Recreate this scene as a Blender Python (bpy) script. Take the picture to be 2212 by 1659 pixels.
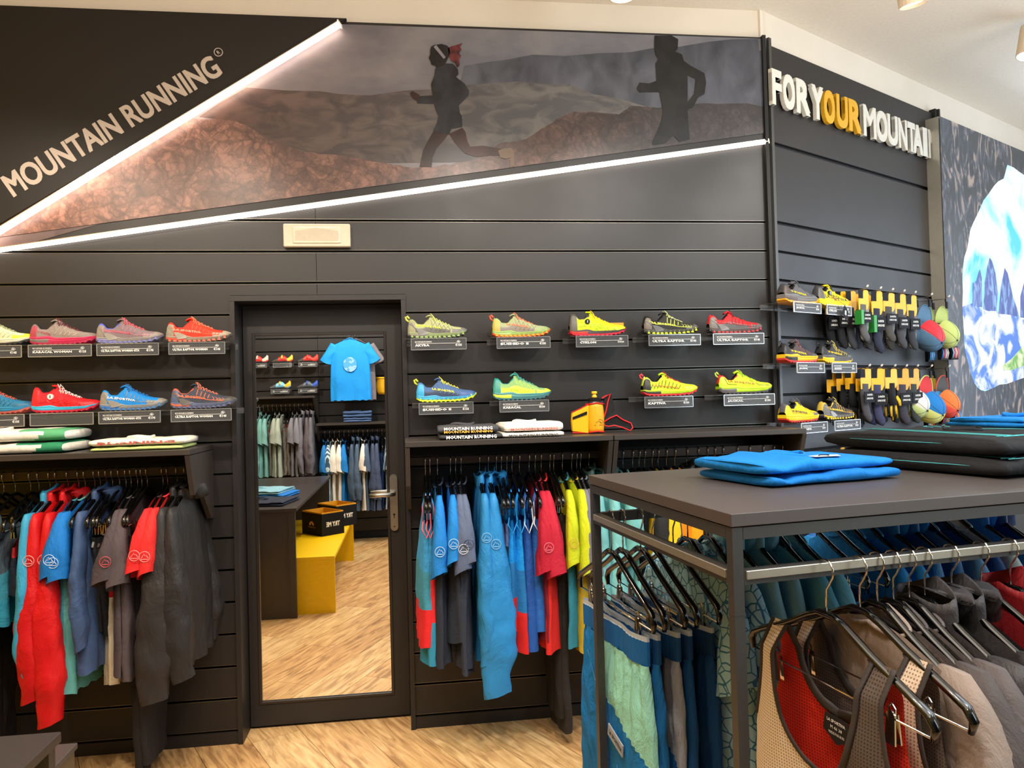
import bpy, math, random
from mathutils import Vector, Matrix, noise
PI=math.pi
for o in list(bpy.data.objects): bpy.data.objects.remove(o)
C=bpy.context.scene.collection
W_,H_,F_=2212.,1659.,1662.
YAW,PITCH,ROLL=.1324,.0176,-.0268
CAM=Vector((-.4081,-3.7743,1.5835))
cy,sy,cp,sp=math.cos(YAW),math.sin(YAW),math.cos(PITCH),math.sin(PITCH)
FW=Vector((sy*cp,cy*cp,sp)); R0=Vector((cy,-sy,0)); U0=R0.cross(FW)
RT=R0*math.cos(ROLL)+U0*math.sin(ROLL); UP=-R0*math.sin(ROLL)+U0*math.cos(ROLL)
# ---- camera
cd=bpy.data.cameras.new('camera'); cam=bpy.data.objects.new('camera',cd); C.objects.link(cam)
cd.sensor_fit='HORIZONTAL'; cd.sensor_width=36; cd.lens=36*F_/W_; cd.clip_start=.05
M=Matrix((RT,UP,-FW)).transposed().to_4x4(); M.translation=CAM; cam.matrix_world=M
bpy.context.scene.camera=cam
vs=bpy.context.scene.view_settings
vs.view_transform='Standard'; vs.look='None'; vs.gamma=1; vs.use_curve_mapping=False; vs.exposure=0.15
# ---- world (the shop is closed on all sides; a dim neutral surround)
wd=bpy.data.worlds.new('world'); bpy.context.scene.world=wd; wd.use_nodes=True
wd.node_tree.nodes['Background'].inputs[0].default_value=(.8,.85,.9,1); wd.node_tree.nodes['Background'].inputs[1].default_value=.4
# ---- large lights
def area(name,loc,tgt,size,power,col,sy_=None):
    l=bpy.data.lights.new(name,'AREA'); l.energy=power; l.color=col; l.size=size
    if sy_: l.shape='RECTANGLE'; l.size_y=sy_
    o=bpy.data.objects.new(name,l); C.objects.link(o); o.location=loc
    d=Vector(tgt)-Vector(loc); o.rotation_euler=d.to_track_quat('-Z','Y').to_euler(); return o
def spot(name,loc,tgt,power,col,ang=75,blend=.6,rad=.045):
    l=bpy.data.lights.new(name,'SPOT'); l.energy=power; l.color=col; l.spot_size=math.radians(ang); l.spot_blend=blend; l.shadow_soft_size=rad
    o=bpy.data.objects.new(name,l); C.objects.link(o); o.location=loc
    d=Vector(tgt)-Vector(loc); o.rotation_euler=d.to_track_quat('-Z','Y').to_euler(); return o
WARM=(1,.86,.70); NEU=(1,.93,.84); COOL=(.80,.90,1)
SP=1.0
SPOTS=[((-2.3,-1.9,3.3),(-2.2,0,1.3),95,WARM),((-1.5,-1.9,3.3),(-1.7,0,1.2),95,WARM),((-.75,-1.9,3.3),(-.8,-.2,.7),70,WARM),
 ((0,-1.9,3.3),(.1,0,1.2),95,NEU),((.9,-1.9,3.3),(.9,0,1.3),95,NEU),((1.9,-1.6,3.3),(2.1,.3,1.6),95,NEU),
 ((-.1,-3.0,3.3),(.4,-2.4,.9),80,NEU),((1.1,-3.4,3.3),(.9,-2.2,1.0),90,COOL),((-1.9,-3.2,3.3),(-1.7,-5.05,1.5),110,NEU),((-.8,-3.4,3.3),(-1.0,-5.05,1.6),110,NEU),
 ((-.4,-2.7,3.3),(-.9,-2.2,0),100,WARM),((-.2,-4.3,3.3),(-.7,-3.4,0),80,WARM),((-.9,-1.1,3.3),(-.6,-1.0,0),45,WARM)]
for i,(a,b,p,c) in enumerate(SPOTS): spot('spot_light',a,b,p*SP,c)
area('ceiling_fill_light',(-.6,-3.2,3.5),(-.6,-3.2,0),3.2,60,NEU,2.2)  # added soft fill under the ceiling, not a fixture of the shop
area('ceiling_fill_light',(2.6,-2.6,3.5),(2.4,-2.0,0),2.2,75,COOL,2.2)  # second added fill, cooler, over the right side
area('upward_fill_light',(-.9,-2.2,2.75),(-.9,-1.6,3.6),3.4,30,WARM,1.6)  # added unseen fill aimed up to brighten ceiling and upper wall
area('upward_fill_light',(2.2,-1.6,2.75),(2.3,-1.0,3.6),2.6,24,NEU,1.6)  # same added upward fill for the right side
area('daylight_from_entrance',(5.35,-.4,1.9),(2.0,.0,2.0),2.6,85,(.66,.80,1),2.6)
area('daylight_from_entrance',(3.0,-4.9,2.1),(1.2,0,1.8),2.6,75,(.75,.93,1),2.2)
def un(u,v): return FW+RT*((u-W_/2)/F_)-UP*((v-H_/2)/F_)
def Y(u,v,y=0.): d=un(u,v); return CAM+d*((y-CAM.y)/d.y)
def Z(u,v,z=0.): d=un(u,v); return CAM+d*((z-CAM.z)/d.z)
RD=Vector((.8735,.4869,0)); RN=Vector((.4869,-.8735,0)); RO=Vector((1.494,.002,0))
def RW(s,off,z): return RO+RD*s+RN*off+Vector((0,0,z))
def R(u,v,off=0.):
    d=un(u,v); p0=RO+RN*off; t=(p0-CAM).dot(RN)/d.dot(RN); return CAM+d*t
def Rs(u,v,off=0.):
    p=R(u,v,off); return (p-RO).dot(RD),p.z
def MY(u,v,y,ym=.165):       # point on plane y seen in the mirror
    q=Y(u,v,2*ym-y); return Vector((q.x,y,q.z))
# ---- materials
def lin(h):
    if isinstance(h,str):
        h=h.lstrip('#'); c=[int(h[i:i+2],16)/255 for i in (0,2,4)]
    else: c=[x/255 for x in h]
    return tuple(((x+.055)/1.055)**2.4 if x>.04045 else x/12.92 for x in c)+(1,)
MC={}
def bs(name):
    m=bpy.data.materials.new(name); m.use_nodes=True; return m,m.node_tree,m.node_tree.nodes['Principled BSDF']
def plain(col,rough=.6,metal=0,spec=.5,bump=0,scale=60,name=None):
    k=(str(col),rough,metal,spec,bump,scale)
    if k in MC: return MC[k]
    m,t,b=bs(name or 'paint'); n=t.nodes; L=t.links
    c=lin(col); b.inputs['Roughness'].default_value=rough; b.inputs['Metallic'].default_value=metal
    b.inputs['Specular IOR Level'].default_value=spec
    tc=n.new('ShaderNodeTexCoord'); nz=n.new('ShaderNodeTexNoise'); nz.inputs['Scale'].default_value=scale; nz.inputs['Detail'].default_value=3
    L.new(tc.outputs['Object'],nz.inputs['Vector'])
    mx=n.new('ShaderNodeMix'); mx.data_type='RGBA'; mx.inputs[6].default_value=tuple(x*.88 for x in c[:3])+(1,); mx.inputs[7].default_value=tuple(min(1,x*1.08) for x in c[:3])+(1,)
    L.new(nz.outputs[0],mx.inputs[0]); L.new(mx.outputs[2],b.inputs['Base Color'])
    if bump:
        bp=n.new('ShaderNodeBump'); bp.inputs['Strength'].default_value=bump; bp.inputs['Distance'].default_value=.01
        L.new(nz.outputs[0],bp.inputs['Height']); L.new(bp.outputs[0],b.inputs['Normal'])
    MC[k]=m; return m
def cloth(col,rough=.75,wr=.5,sc=9,perf=None):
    k=('cloth',str(col),rough,wr,sc,perf)
    if k in MC: return MC[k]
    m,t,b=bs('fabric'); n=t.nodes; L=t.links; c=lin(col)
    b.inputs['Roughness'].default_value=rough; b.inputs['Specular IOR Level'].default_value=.3
    b.inputs['Sheen Weight'].default_value=.0
    tc=n.new('ShaderNodeTexCoord')
    mp=n.new('ShaderNodeMapping'); mp.inputs['Scale'].default_value=(1,1,.45); L.new(tc.outputs['Object'],mp.inputs[0])
    nz=n.new('ShaderNodeTexNoise'); nz.inputs['Scale'].default_value=sc; nz.inputs['Detail'].default_value=5; nz.inputs['Roughness'].default_value=.6; nz.inputs['Distortion'].default_value=.8
    L.new(mp.outputs[0],nz.inputs['Vector'])
    wv=n.new('ShaderNodeTexNoise'); wv.inputs['Scale'].default_value=420; L.new(tc.outputs['Object'],wv.inputs['Vector'])
    ad=n.new('ShaderNodeMath'); ad.operation='MULTIPLY_ADD'; ad.inputs[1].default_value=.04; L.new(wv.outputs[0],ad.inputs[0]); L.new(nz.outputs[0],ad.inputs[2])
    bp=n.new('ShaderNodeBump'); bp.inputs['Strength'].default_value=wr; bp.inputs['Distance'].default_value=.03
    L.new(ad.outputs[0],bp.inputs['Height']); L.new(bp.outputs[0],b.inputs['Normal'])
    mx=n.new('ShaderNodeMix'); mx.data_type='RGBA'; mx.inputs[6].default_value=tuple(x*.86 for x in c[:3])+(1,); mx.inputs[7].default_value=tuple(min(1,x*1.1) for x in c[:3])+(1,)
    L.new(wv.outputs[0],mx.inputs[0]); out=mx.outputs[2]
    if perf:
        vo=n.new('ShaderNodeTexVoronoi'); vo.inputs['Scale'].default_value=perf; vo.inputs['Randomness'].default_value=0
        mv=n.new('ShaderNodeMapping'); mv.inputs['Scale'].default_value=(1,.001,1); L.new(tc.outputs['Object'],mv.inputs[0]); L.new(mv.outputs[0],vo.inputs['Vector'])
        lt=n.new('ShaderNodeMath'); lt.operation='LESS_THAN'; lt.inputs[1].default_value=.26; L.new(vo.outputs['Distance'],lt.inputs[0])
        m2=n.new('ShaderNodeMix'); m2.data_type='RGBA'; L.new(lt.outputs[0],m2.inputs[0]); L.new(out,m2.inputs[6]); m2.inputs[7].default_value=tuple(x*.35 for x in c[:3])+(1,); out=m2.outputs[2]
    L.new(out,b.inputs['Base Color']); MC[k]=m; return m
def mixcloth(c1,c2,scale=40,kind='noise',thr=.5):
    k=('mix',c1,c2,scale,kind,thr)
    if k in MC: return MC[k]
    m,t,b=bs('patterned_fabric'); n=t.nodes; L=t.links; b.inputs['Roughness'].default_value=.75
    tc=n.new('ShaderNodeTexCoord')
    if kind=='noise': x=n.new('ShaderNodeTexNoise'); x.inputs['Scale'].default_value=scale; o=x.outputs[0]
    elif kind=='lines':
        x=n.new('ShaderNodeTexVoronoi'); x.feature='DISTANCE_TO_EDGE'; x.inputs['Scale'].default_value=scale; o=x.outputs['Distance']
    else: x=n.new('ShaderNodeTexWave'); x.inputs['Scale'].default_value=scale; x.inputs['Distortion'].default_value=2; o=x.outputs[1]
    L.new(tc.outputs['Object'],x.inputs['Vector'])
    g=n.new('ShaderNodeMath'); g.operation='GREATER_THAN'; g.inputs[1].default_value=thr; L.new(o,g.inputs[0])
    mx=n.new('ShaderNodeMix'); mx.data_type='RGBA'; mx.inputs[6].default_value=lin(c1); mx.inputs[7].default_value=lin(c2); L.new(g.outputs[0],mx.inputs[0]); L.new(mx.outputs[2],b.inputs['Base Color'])
    MC[k]=m; return m
def emis(col,st,name='light'):
    m,t,b=bs(name); b.inputs['Base Color'].default_value=lin(col); b.inputs['Emission Color'].default_value=lin(col); b.inputs['Emission Strength'].default_value=st; return m
def glass():
    if 'glass' in MC: return MC['glass']
    m,t,b=bs('clear_acrylic'); b.inputs['Base Color'].default_value=(.35,.36,.37,1); b.inputs['Roughness'].default_value=.05; b.inputs['Alpha'].default_value=.10; b.inputs['Specular IOR Level'].default_value=.9
    MC['glass']=m; return m
BLK='#332e2b'
m_board,t_,b_=bs('black_laminate'); n=t_.nodes; b_.inputs['Base Color'].default_value=lin('#242120'); b_.inputs['Roughness'].default_value=.42; b_.inputs['Specular IOR Level'].default_value=.42
nz=n.new('ShaderNodeTexNoise'); nz.inputs['Scale'].default_value=5; tc=n.new('ShaderNodeTexCoord'); t_.links.new(tc.outputs['Object'],nz.inputs['Vector'])
mr=n.new('ShaderNodeMapRange'); mr.inputs[3].default_value=.38; mr.inputs[4].default_value=.5; t_.links.new(nz.outputs[0],mr.inputs[0]); t_.links.new(mr.outputs[0],b_.inputs['Roughness'])
m_dark=plain('#0c0b0b',.7); m_alu=plain('#c9c2b4',.25,1); m_chrome=plain('#d8d4cc',.12,1); m_hang=plain('#060606',.12,0,.8); m_metal=plain('#35302c',.38,.3)
m_shelf=plain('#3a3430',.42,0,.5,0,12); m_white=plain('#e6dfd2',.6,0,.3); m_plaster=plain('#dcd3c4',.9,0,.2,0,2); m_ceil=plain('#e3dacb',.9,0,.2)
m_yel=plain('#f4c404',.4,0,.4); m_gls=glass(); m_ink=plain('#131316',.65,0,.2); m_wtxt=plain('#f2f0ea',.5)
# ---- mesh helpers
class MB:
    def __init__(s): s.v=[]; s.f=[]; s.m=[]
    def face(s,idx,mi=0): s.f.append(tuple(idx)); s.m.append(mi)
    def ob(s,c,ax,h,mi=0):
        b=len(s.v); c=Vector(c); X,Y_,Z_=[Vector(a)*k for a,k in zip(ax,h)]
        for i in (-1,1):
            for j in (-1,1):
                for k in (-1,1): s.v.append(c+X*i+Y_*j+Z_*k)
        for q in ((0,1,3,2),(4,6,7,5),(0,4,5,1),(2,3,7,6),(0,2,6,4),(1,5,7,3)): s.face([b+i for i in q],mi)
        return s
    def box(s,a,b,mi=0):
        a,b=Vector(a),Vector(b); return s.ob((a+b)/2,((1,0,0),(0,1,0),(0,0,1)),[abs(x)/2 for x in (b-a)],mi)
    def loft(s,rings,mi=0,cap=(1,1),closed=True,mf=None):
        b=len(s.v); n=len(rings[0])
        for r in rings: s.v+= [Vector(p) for p in r]
        for i in range(len(rings)-1):
            for j in range(n if closed else n-1):
                k=(j+1)%n; s.face((b+i*n+j,b+i*n+k,b+(i+1)*n+k,b+(i+1)*n+j), mf(i,j) if mf else mi)
        if closed:
            if cap[0]: s.face([b+j for j in range(n)][::-1],mi)
            if cap[1]: s.face([b+(len(rings)-1)*n+j for j in range(n)],mi)
        return s
    def tube(s,pts,r,n=6,mi=0,cap=(1,1),flat=1.0,up=None):
        pts=[Vector(p) for p in pts]; rings=[]; prev=None
        for i,p in enumerate(pts):
            d=(pts[min(i+1,len(pts)-1)]-pts[max(i-1,0)]); d=d.normalized() if d.length>1e-9 else Vector((0,0,1))
            a=Vector(up) if up else (prev if prev else (Vector((0,0,1)) if abs(d.z)<.9 else Vector((1,0,0))))
            a=(a-d*a.dot(d)); a=a.normalized() if a.length>1e-6 else d.orthogonal().normalized()
            prev=a; c=d.cross(a); rr=r[i] if isinstance(r,(list,tuple)) else r
            rings.append([p+a*rr*math.cos(2*PI*k/n)+c*rr*flat*math.sin(2*PI*k/n) for k in range(n)])
        return s.loft(rings,mi,cap)
    def prism(s,poly,dirv,mi=0):
        b=len(s.v); n=len(poly); d=Vector(dirv)
        s.v+=[Vector(p) for p in poly]+[Vector(p)+d for p in poly]
        s.face(range(b,b+n),mi); s.face(list(range(b+n,b+2*n))[::-1],mi)
        for i in range(n): k=(i+1)%n; s.face((b+i,b+n+i,b+n+k,b+k),mi)
        return s
    def poly(s,pts,mi=0):
        b=len(s.v); s.v+=[Vector(p) for p in pts]; s.face(range(b,b+len(pts)),mi); return s
def obj(name,mb,mats,parent=None,loc=None,smooth=False,label=None,bev=0,fix=True):
    me=bpy.data.meshes.new(name); me.from_pydata([tuple(x) for x in mb.v],[],mb.f)
    mats=mats if isinstance(mats,(list,tuple)) else [mats]
    for m in mats: me.materials.append(m)
    me.polygons.foreach_set('material_index',mb.m)
    if smooth: me.polygons.foreach_set('use_smooth',[True]*len(me.polygons))
    if fix:
        import bmesh; bm=bmesh.new(); bm.from_mesh(me); bmesh.ops.recalc_face_normals(bm,faces=bm.faces)
        if bev: bmesh.ops.bevel(bm,geom=bm.edges[:],offset=bev,segments=1,affect='EDGES')
        bm.to_mesh(me); bm.free()
    me.update()
    o=bpy.data.objects.new(name,me); C.objects.link(o)
    if parent: o.parent=parent
    if loc is not None: o.location=loc
    if label: o['label']=label
    return o
def thing(name,label,cat,loc=(0,0,0),rz=0,group=None,rot=None):
    o=bpy.data.objects.new(name,None); C.objects.link(o); o.location=loc; o.rotation_euler=rot or (0,0,rz); o.empty_display_size=.05
    o['label']=label; o['category']=cat
    if group: o['group']=group
    return o
def tag(o,label,cat,group=None):
    o['label']=label; o['category']=cat
    if group: o['group']=group
    return o
def struct(o): o['kind']='structure'; return o
def dup(root,loc,rz,label,group=None):
    r=root.copy(); C.objects.link(r); r.location=loc; r.rotation_euler=(0,0,rz); r['label']=label
    if group: r['group']=group
    for ch in root.children:
        c=ch.copy(); C.objects.link(c); c.parent=r
        for g in ch.children: d=g.copy(); C.objects.link(d); d.parent=c
    return r
TX={}
def tmesh(s,bold=0.,ext=0.,res=2):
    k=(s,bold,ext,res)
    if k in TX: return TX[k]
    c=bpy.data.curves.new('t','FONT'); c.body=s; c.offset=bold; c.extrude=ext; c.resolution_u=res; c.size=1
    o=bpy.data.objects.new('t',c); me=bpy.data.meshes.new_from_object(o)
    vs_=[v.co.copy() for v in me.vertices]; fs=[tuple(p.vertices) for p in me.polygons]
    bpy.data.objects.remove(o); bpy.data.meshes.remove(me)
    if not vs_: vs_=[Vector((0,0,0)),Vector((1,0,0)),Vector((0,1,0))]; fs=[(0,1,2)]
    x0=min(v.x for v in vs_);x1=max(v.x for v in vs_);y0=min(v.y for v in vs_);y1=max(v.y for v in vs_)
    z0=min(v.z for v in vs_)
    vs_=[Vector(((v.x-x0)/(x1-x0),(v.y-y0)/(y1-y0),v.z-z0)) for v in vs_]
    TX[k]=(vs_,fs,(x1-x0)/(y1-y0)); return TX[k]
def text(mb,s,P0,ex,ey,mi=0,bold=.0,fn=None,depth=None,res=1,heavy=0.):
    """lay string so that its box runs from P0 along vectors ex (width) and ey (height)"""
    P0,ex,ey=Vector(P0),Vector(ex),Vector(ey)
    if heavy:
        h=ey.length*heavy; hx=min(h,ex.length*.045/max(1,len(s)*.5) if len(s)>1 else ex.length*.055); hx=h if len(s)>1 else hx; x1=ex.normalized()
        for i,(p,q) in enumerate(((-1,-1),(-1,1),(1,-1),(1,1),(0,0))): text(mb,s,P0+x1*hx*(p+1)+ey.normalized()*h*(q+1)+ex.cross(ey).normalized()*.0002*i,ex*(1-2*hx/ex.length),ey*(1-2*heavy),mi,bold,fn,depth,res)
        return mb
    v,f,_=tmesh(s,bold,.5 if depth else 0.,res); b=len(mb.v); nn=ex.cross(ey).normalized()
    for p in v:
        q=P0+ex*p.x+ey*p.y
        if depth: q=q+nn*(p.z*depth)
        mb.v.append(fn(q) if fn else q)
    for t in f: mb.face([b+i for i in t],mi)
    return mb
def N(x,y=0,z=0): return noise.noise(Vector((x,y,z)))
# =============== SETTING
XL,XR_,XC=-1.216,-.442,1.478
ZT=3.425; ZC=3.585
G=lambda k:.06+(17-k)*.15
def pbox(x0,x1,z0,z1,y0,y1): return MB().box((x0,y0,z0),(x1,y1,z1))
# plaster wall behind the panels (opening for the door)
mb=MB(); mb.box((-3.1,.03,0),(XL-.03,.12,ZC)); mb.box((XR_+.03,.03,0),(XC+.02,.12,ZC)); mb.box((XL-.03,.03,2.10),(XR_+.03,.12,ZC))
wall_back=struct(obj('wall_back',mb,m_plaster))
RL=2.35
mb=MB(); c=RW(3.0,-.075,ZC/2); mb.ob(c,(RD,RN,(0,0,1)),(3.02,.045,ZC/2)); wall_right=struct(obj('wall_right',mb,m_plaster))
def slats(parent,rows,segs,frame=None,th=.022,gap=.011):
    for (z0,z1) in rows:
        for (a,b) in segs(z0):
            mb=MB()
            za,zb=z0+gap/2,z1-gap/2; e=.0022
            # cross-section with a chamfered top and bottom edge
            prof=[(0,za+e),(e,za),(th,za),(th,zb),(e,zb),(0,zb-e)]
            r0=[frame(a,-p,z) for p,z in prof]; r1=[frame(b,-p,z) for p,z in prof]
            mb.loft([r0,r1]); obj('slat_board',mb,m_board,parent)
FM=lambda x,o,z: Vector((x,-o,z)) if True else 0
FMm=lambda x,o,z: Vector((x,-o,z))
def frm_main(x,o,z): return Vector((x,-o,z))
# main wall boards: rows from the skirting up to groove 1
rows=[(G(k),G(k-1)) for k in range(17,1,-1)]
def segs_main(z0):
    if z0<1.99: return [(-3.05,XL-.024),(XR_+.022,XC-.03)]
    if z0<2.1: return [(-3.05,XL-.024),(XR_+.022,XC-.03)]
    return [(-3.05,-.8385),(-.8365,XC-.03)]
def slats2(parent,rows,segs,frame): 
    slats(parent,rows,segs,lambda a,p,z: frame(a,-p*-1 if False else p,z))
def slat_main(a,p,z): return Vector((a,-p,z))     # p is negative into the wall
slats(wall_back,[r for r in rows if r[0]<1.9],segs_main,slat_main)
# row that the door top cuts: boards beside it and boards above it
obj('slat_board',MB().box((-3.05,0,G(4)+.0055),(XL-.024,.022,G(3)-.0055)),m_board,wall_back)
obj('slat_board',MB().box((XR_+.022,0,G(4)+.0055),(XC-.03,.022,G(3)-.0055)),m_board,wall_back)
obj('slat_board',MB().box((XL-.024,0,2.102),(-.8385,.022,G(3)-.0055)),m_board,wall_back)
obj('slat_board',MB().box((-.8365,0,2.102),(XR_+.022,.022,G(3)-.0055)),m_board,wall_back)
slats(wall_back,[(G(3),G(2)),(G(2),G(1))],lambda z:[(-3.05,-.8385),(-.8365,XC-.03)],slat_main)
mb=MB().box((-3.05,.023,0),(XL-.024,.03,ZT)).box((XR_+.022,.023,0),(XC,.03,ZT)).box((XL-.024,.023,2.1),(XR_+.022,.03,ZT))
obj('panel_backing',mb,m_dark,wall_back)
# groove inserts (aluminium lips seen in the joints)
mb=MB()
for k in range(1,18):
    z=G(k)
    for (a,b) in ([(-3.05,XC-.03)] if k<4 else [(-3.05,XL-.024),(XR_+.022,XC-.03)]):
        for dz in (-.0062,.0062): mb.box((a,-.0006,z+dz-.0007),(b,.02,z+dz+.0007))
obj('groove_insert',mb,plain('#8a847c',.3,.9),wall_back)
# upper panels: below the lower light strip, two boards either side of the seam
y0=.0
LA,LB=Y(0,543),Y(1658,309)     # lower light strip line
def lz(x,off=0): return LA.z+(x-LA.x)*(LB.z-LA.z)/(LB.x-LA.x)+off
for a,b in ((-3.05,-.8385),(-.8365,XC-.03)):
    zl=G(1)+.0055
    a2=a if lz(a)>zl+.01 else LA.x+(zl+.01-LA.z)*(LB.x-LA.x)/(LB.z-LA.z)
    obj('wall_panel',MB().prism([(a2,0,zl),(b,0,zl),(b,0,lz(b)),(a2,0,lz(a2))],(0,.022,0)),m_board,wall_back)
# mural field from the strip up to the top, on a raised plate
PA,PB=Y(0,513,-.012),Y(1655,287,-.012)
def pz(x): return PA.z+(x-PA.x)*(PB.z-PA.z)/(PB.x-PA.x)
mb=MB().prism([(-3.05,-.01,lz(-3.05,.0)),(XC-.03,-.01,lz(XC-.03)),(XC-.03,-.01,ZT),(-3.05,-.01,ZT)],(0,.03,0))
obj('upper_plate',mb,m_board,wall_back)
# diagonal dark header panel, proud of the mural
DA,DB=Y(0,496,-.04),Y(733,50,-.04)
def dx(z): return DA.x+(z-DA.z)*(DB.x-DA.x)/(DB.z-DA.z)
mb=MB().prism([(-3.05,-.045,ZT),(dx(ZT),-.045,ZT),(dx(2.2),-.045,2.2) if False else (dx(2.2),-.045,2.2),(-3.05,-.045,2.2)],(0,.03,0))
zb=DA.z-(DA.x+3.05)*(DB.z-DA.z)/(DB.x-DA.x)
mb=MB().prism([(-3.05,-.045,ZT),(dx(ZT),-.045,ZT),(-3.05,-.045,max(zb,1.9))],(0,.03,0))
header=tag(obj('header_panel',mb,plain('#1e1b19',.5,0,.3)),'large black triangular panel lettered MOUNTAIN RUNNING above the shoes','panel')
# letters on it
mtxt=plain('#b9aca0',.5)
A,B=Y(30,427,-.047),Y(483,160,-.047); ex=B-A; up=Vector((-ex.z,0,ex.x)).normalized()
mb=text(MB(),'MOUNTAIN RUNNING',A,ex,up*.108,0,0,res=4,heavy=.03); 
obj('lettering',mb,mtxt,header,fix=False)
A=Y(470,125,-.047); mb=text(MB(),'R',A+up*.012+ex.normalized()*.012,ex.normalized()*.012,up*.018,0,.01)
ring=[A+ex.normalized()*(.018+.019*math.cos(t*PI/8))+up*(.021+.019*math.sin(t*PI/8)) for t in range(17)]
mb.tube(ring,.002,4); obj('lettering',mb,mtxt,header,fix=False)
# light strips
m_led=emis('#fff3e6',9,'led_diffuser'); m_led2=emis('#ffe3d0',11,'led_diffuser')
def strip(name,a,b,r,m,label):
    a,b=Vector(a),Vector(b); t=thing(name,label,'light',a); d=b-a
    mb=MB().tube([(0,0,0),d],r,8); obj('diffuser',mb,m,t,smooth=True)
    n=Vector((-d.z,0,d.x)).normalized()
    e=d.normalized(); mb=MB().ob(d/2+n*(r+.002)+Vector((0,.008,0)),(e,n,(0,1,0)),(d.length/2,.002,.012)); obj('channel',mb,m_alu,t)
    mb=MB().ob(-e*.004,(e,n,(0,1,0)),(.003,r*1.15,r*1.15)).ob(d+e*.004,(e,n,(0,1,0)),(.003,r*1.15,r*1.15)); obj('end_cap',mb,m_white,t)['kind']='stuff'
    return t
e1=(DB-DA).normalized()
strip('light_strip',DA-e1*1.1+Vector((0,-.01,-.012)),DB+Vector((0,-.01,-.012)),.015,m_led2,'glowing diagonal light strip along the black lettered panel, rising to the top edge')
e2=(LB-LA).normalized()
strip('light_strip',LA-e2*.7+Vector((0,-.02,0)),LB+Vector((-.012,-.02,0)),.0105,m_led,'long glowing light strip sloping gently under the runners mural')
# skirting, posts
struct(obj('baseboard_back',MB().box((-3.05,-.004,0),(XL-.024,.022,.056)),m_board)); struct(obj('baseboard_right',MB().box((XR_+.022,-.004,0),(XC-.03,.022,.056)),m_board))
struct(obj('trim_1',MB().box((XC-.03,-.03,0),(XC-.012,.02,ZT+.003)),m_dark)); 
mb=MB(); c=RW(.0,.0,ZT/2); mb.ob(c,(RD,RN,(0,0,1)),(.011,.012,ZT/2)); struct(obj('trim_2',mb,plain('#4a4946',.4,.3)))
# ---- door
D0,D1=-1.218,-.44
struct(obj('trim_3',MB().box((D0-.022,-.016,0),(D0,.17,2.095)),m_board)); struct(obj('trim_4',MB().box((D1,-.016,0),(D1+.022,.17,2.095)),m_board))
struct(obj('trim_5',MB().box((D0-.022,-.018,2.073),(D1+.022,.17,2.098)),m_board))
struct(obj('trim_6',MB().box((D0-.02,.17,0),(D1+.02,.2,2.09)),m_dark))
MX0,MX1,MZ0,MZ1=-1.160,-.531,.129,1.922; ym=.165
door=MB().box((D0+.004,.145,.012),(MX0,.168,2.07)).box((MX1,.145,.012),(D1-.004,.168,2.07)).box((MX0,.145,.012),(MX1,.168,MZ0)).box((MX0,.145,MZ1),(MX1,.168,2.07))
door=struct(obj('door_1',door,m_board))
mm,t_,b_=bs('mirror_silver'); b_.inputs['Base Color'].default_value=(.93,.94,.93,1); b_.inputs['Metallic'].default_value=1; b_.inputs['Roughness'].default_value=0.0
obj('mirror',MB().box((MX0,ym-.015,MZ0),(MX1,ym+.002,MZ1)),mm,door,label='full-length mirror set into the black door')
mb=MB(); q=.012
for a,b in (((MX0-q,.139,MZ0-q),(MX0+.002,.15,MZ1+q)),((MX1-.002,.139,MZ0-q),(MX1+q,.15,MZ1+q)),((MX0,.139,MZ0-q),(MX1,.15,MZ0+.002)),((MX0,.139,MZ1-.002),(MX1,.15,MZ1+q))): mb.box(a,b)
obj('mirror_frame',mb,plain('#26211d',.3),door,bev=.002)
hp=Y(851,1085,.14); steel=plain('#b9b6b0',.3,1)
pl=[(hp.x+dx_*.019,.14,hp.z+dz) for dx_,dz in ((-1,-.125),(-.7,-.137),(0,-.142),(.7,-.137),(1,-.125),(1,.125),(.7,.137),(0,.142),(-.7,.137),(-1,.125))]
hd=obj('door_handle',MB().prism(pl,(0,-.008,0)),steel,door)
hz=hp.z+.045
obj('lever',MB().tube([(hp.x,.135,hz),(hp.x,.095,hz),(hp.x-.02,.085,hz),(hp.x-.06,.082,hz),(hp.x-.118,.085,hz-.002)],[.011,.011,.0115,.010,.009],10),steel,hd,smooth=True)
obj('keyhole',MB().tube([(hp.x,.1325,hp.z-.06),(hp.x,.1315,hp.z-.06)],.006,10).box((hp.x-.002,.131,hp.z-.078),(hp.x+.002,.1325,hp.z-.06)),m_dark,hd)
obj('screw',MB().tube([(hp.x,.132,hp.z+.12),(hp.x,.131,hp.z+.12)],.005,8).tube([(hp.x,.132,hp.z-.12),(hp.x,.131,hp.z-.12)],.005,8),m_chrome,hd)
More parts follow.
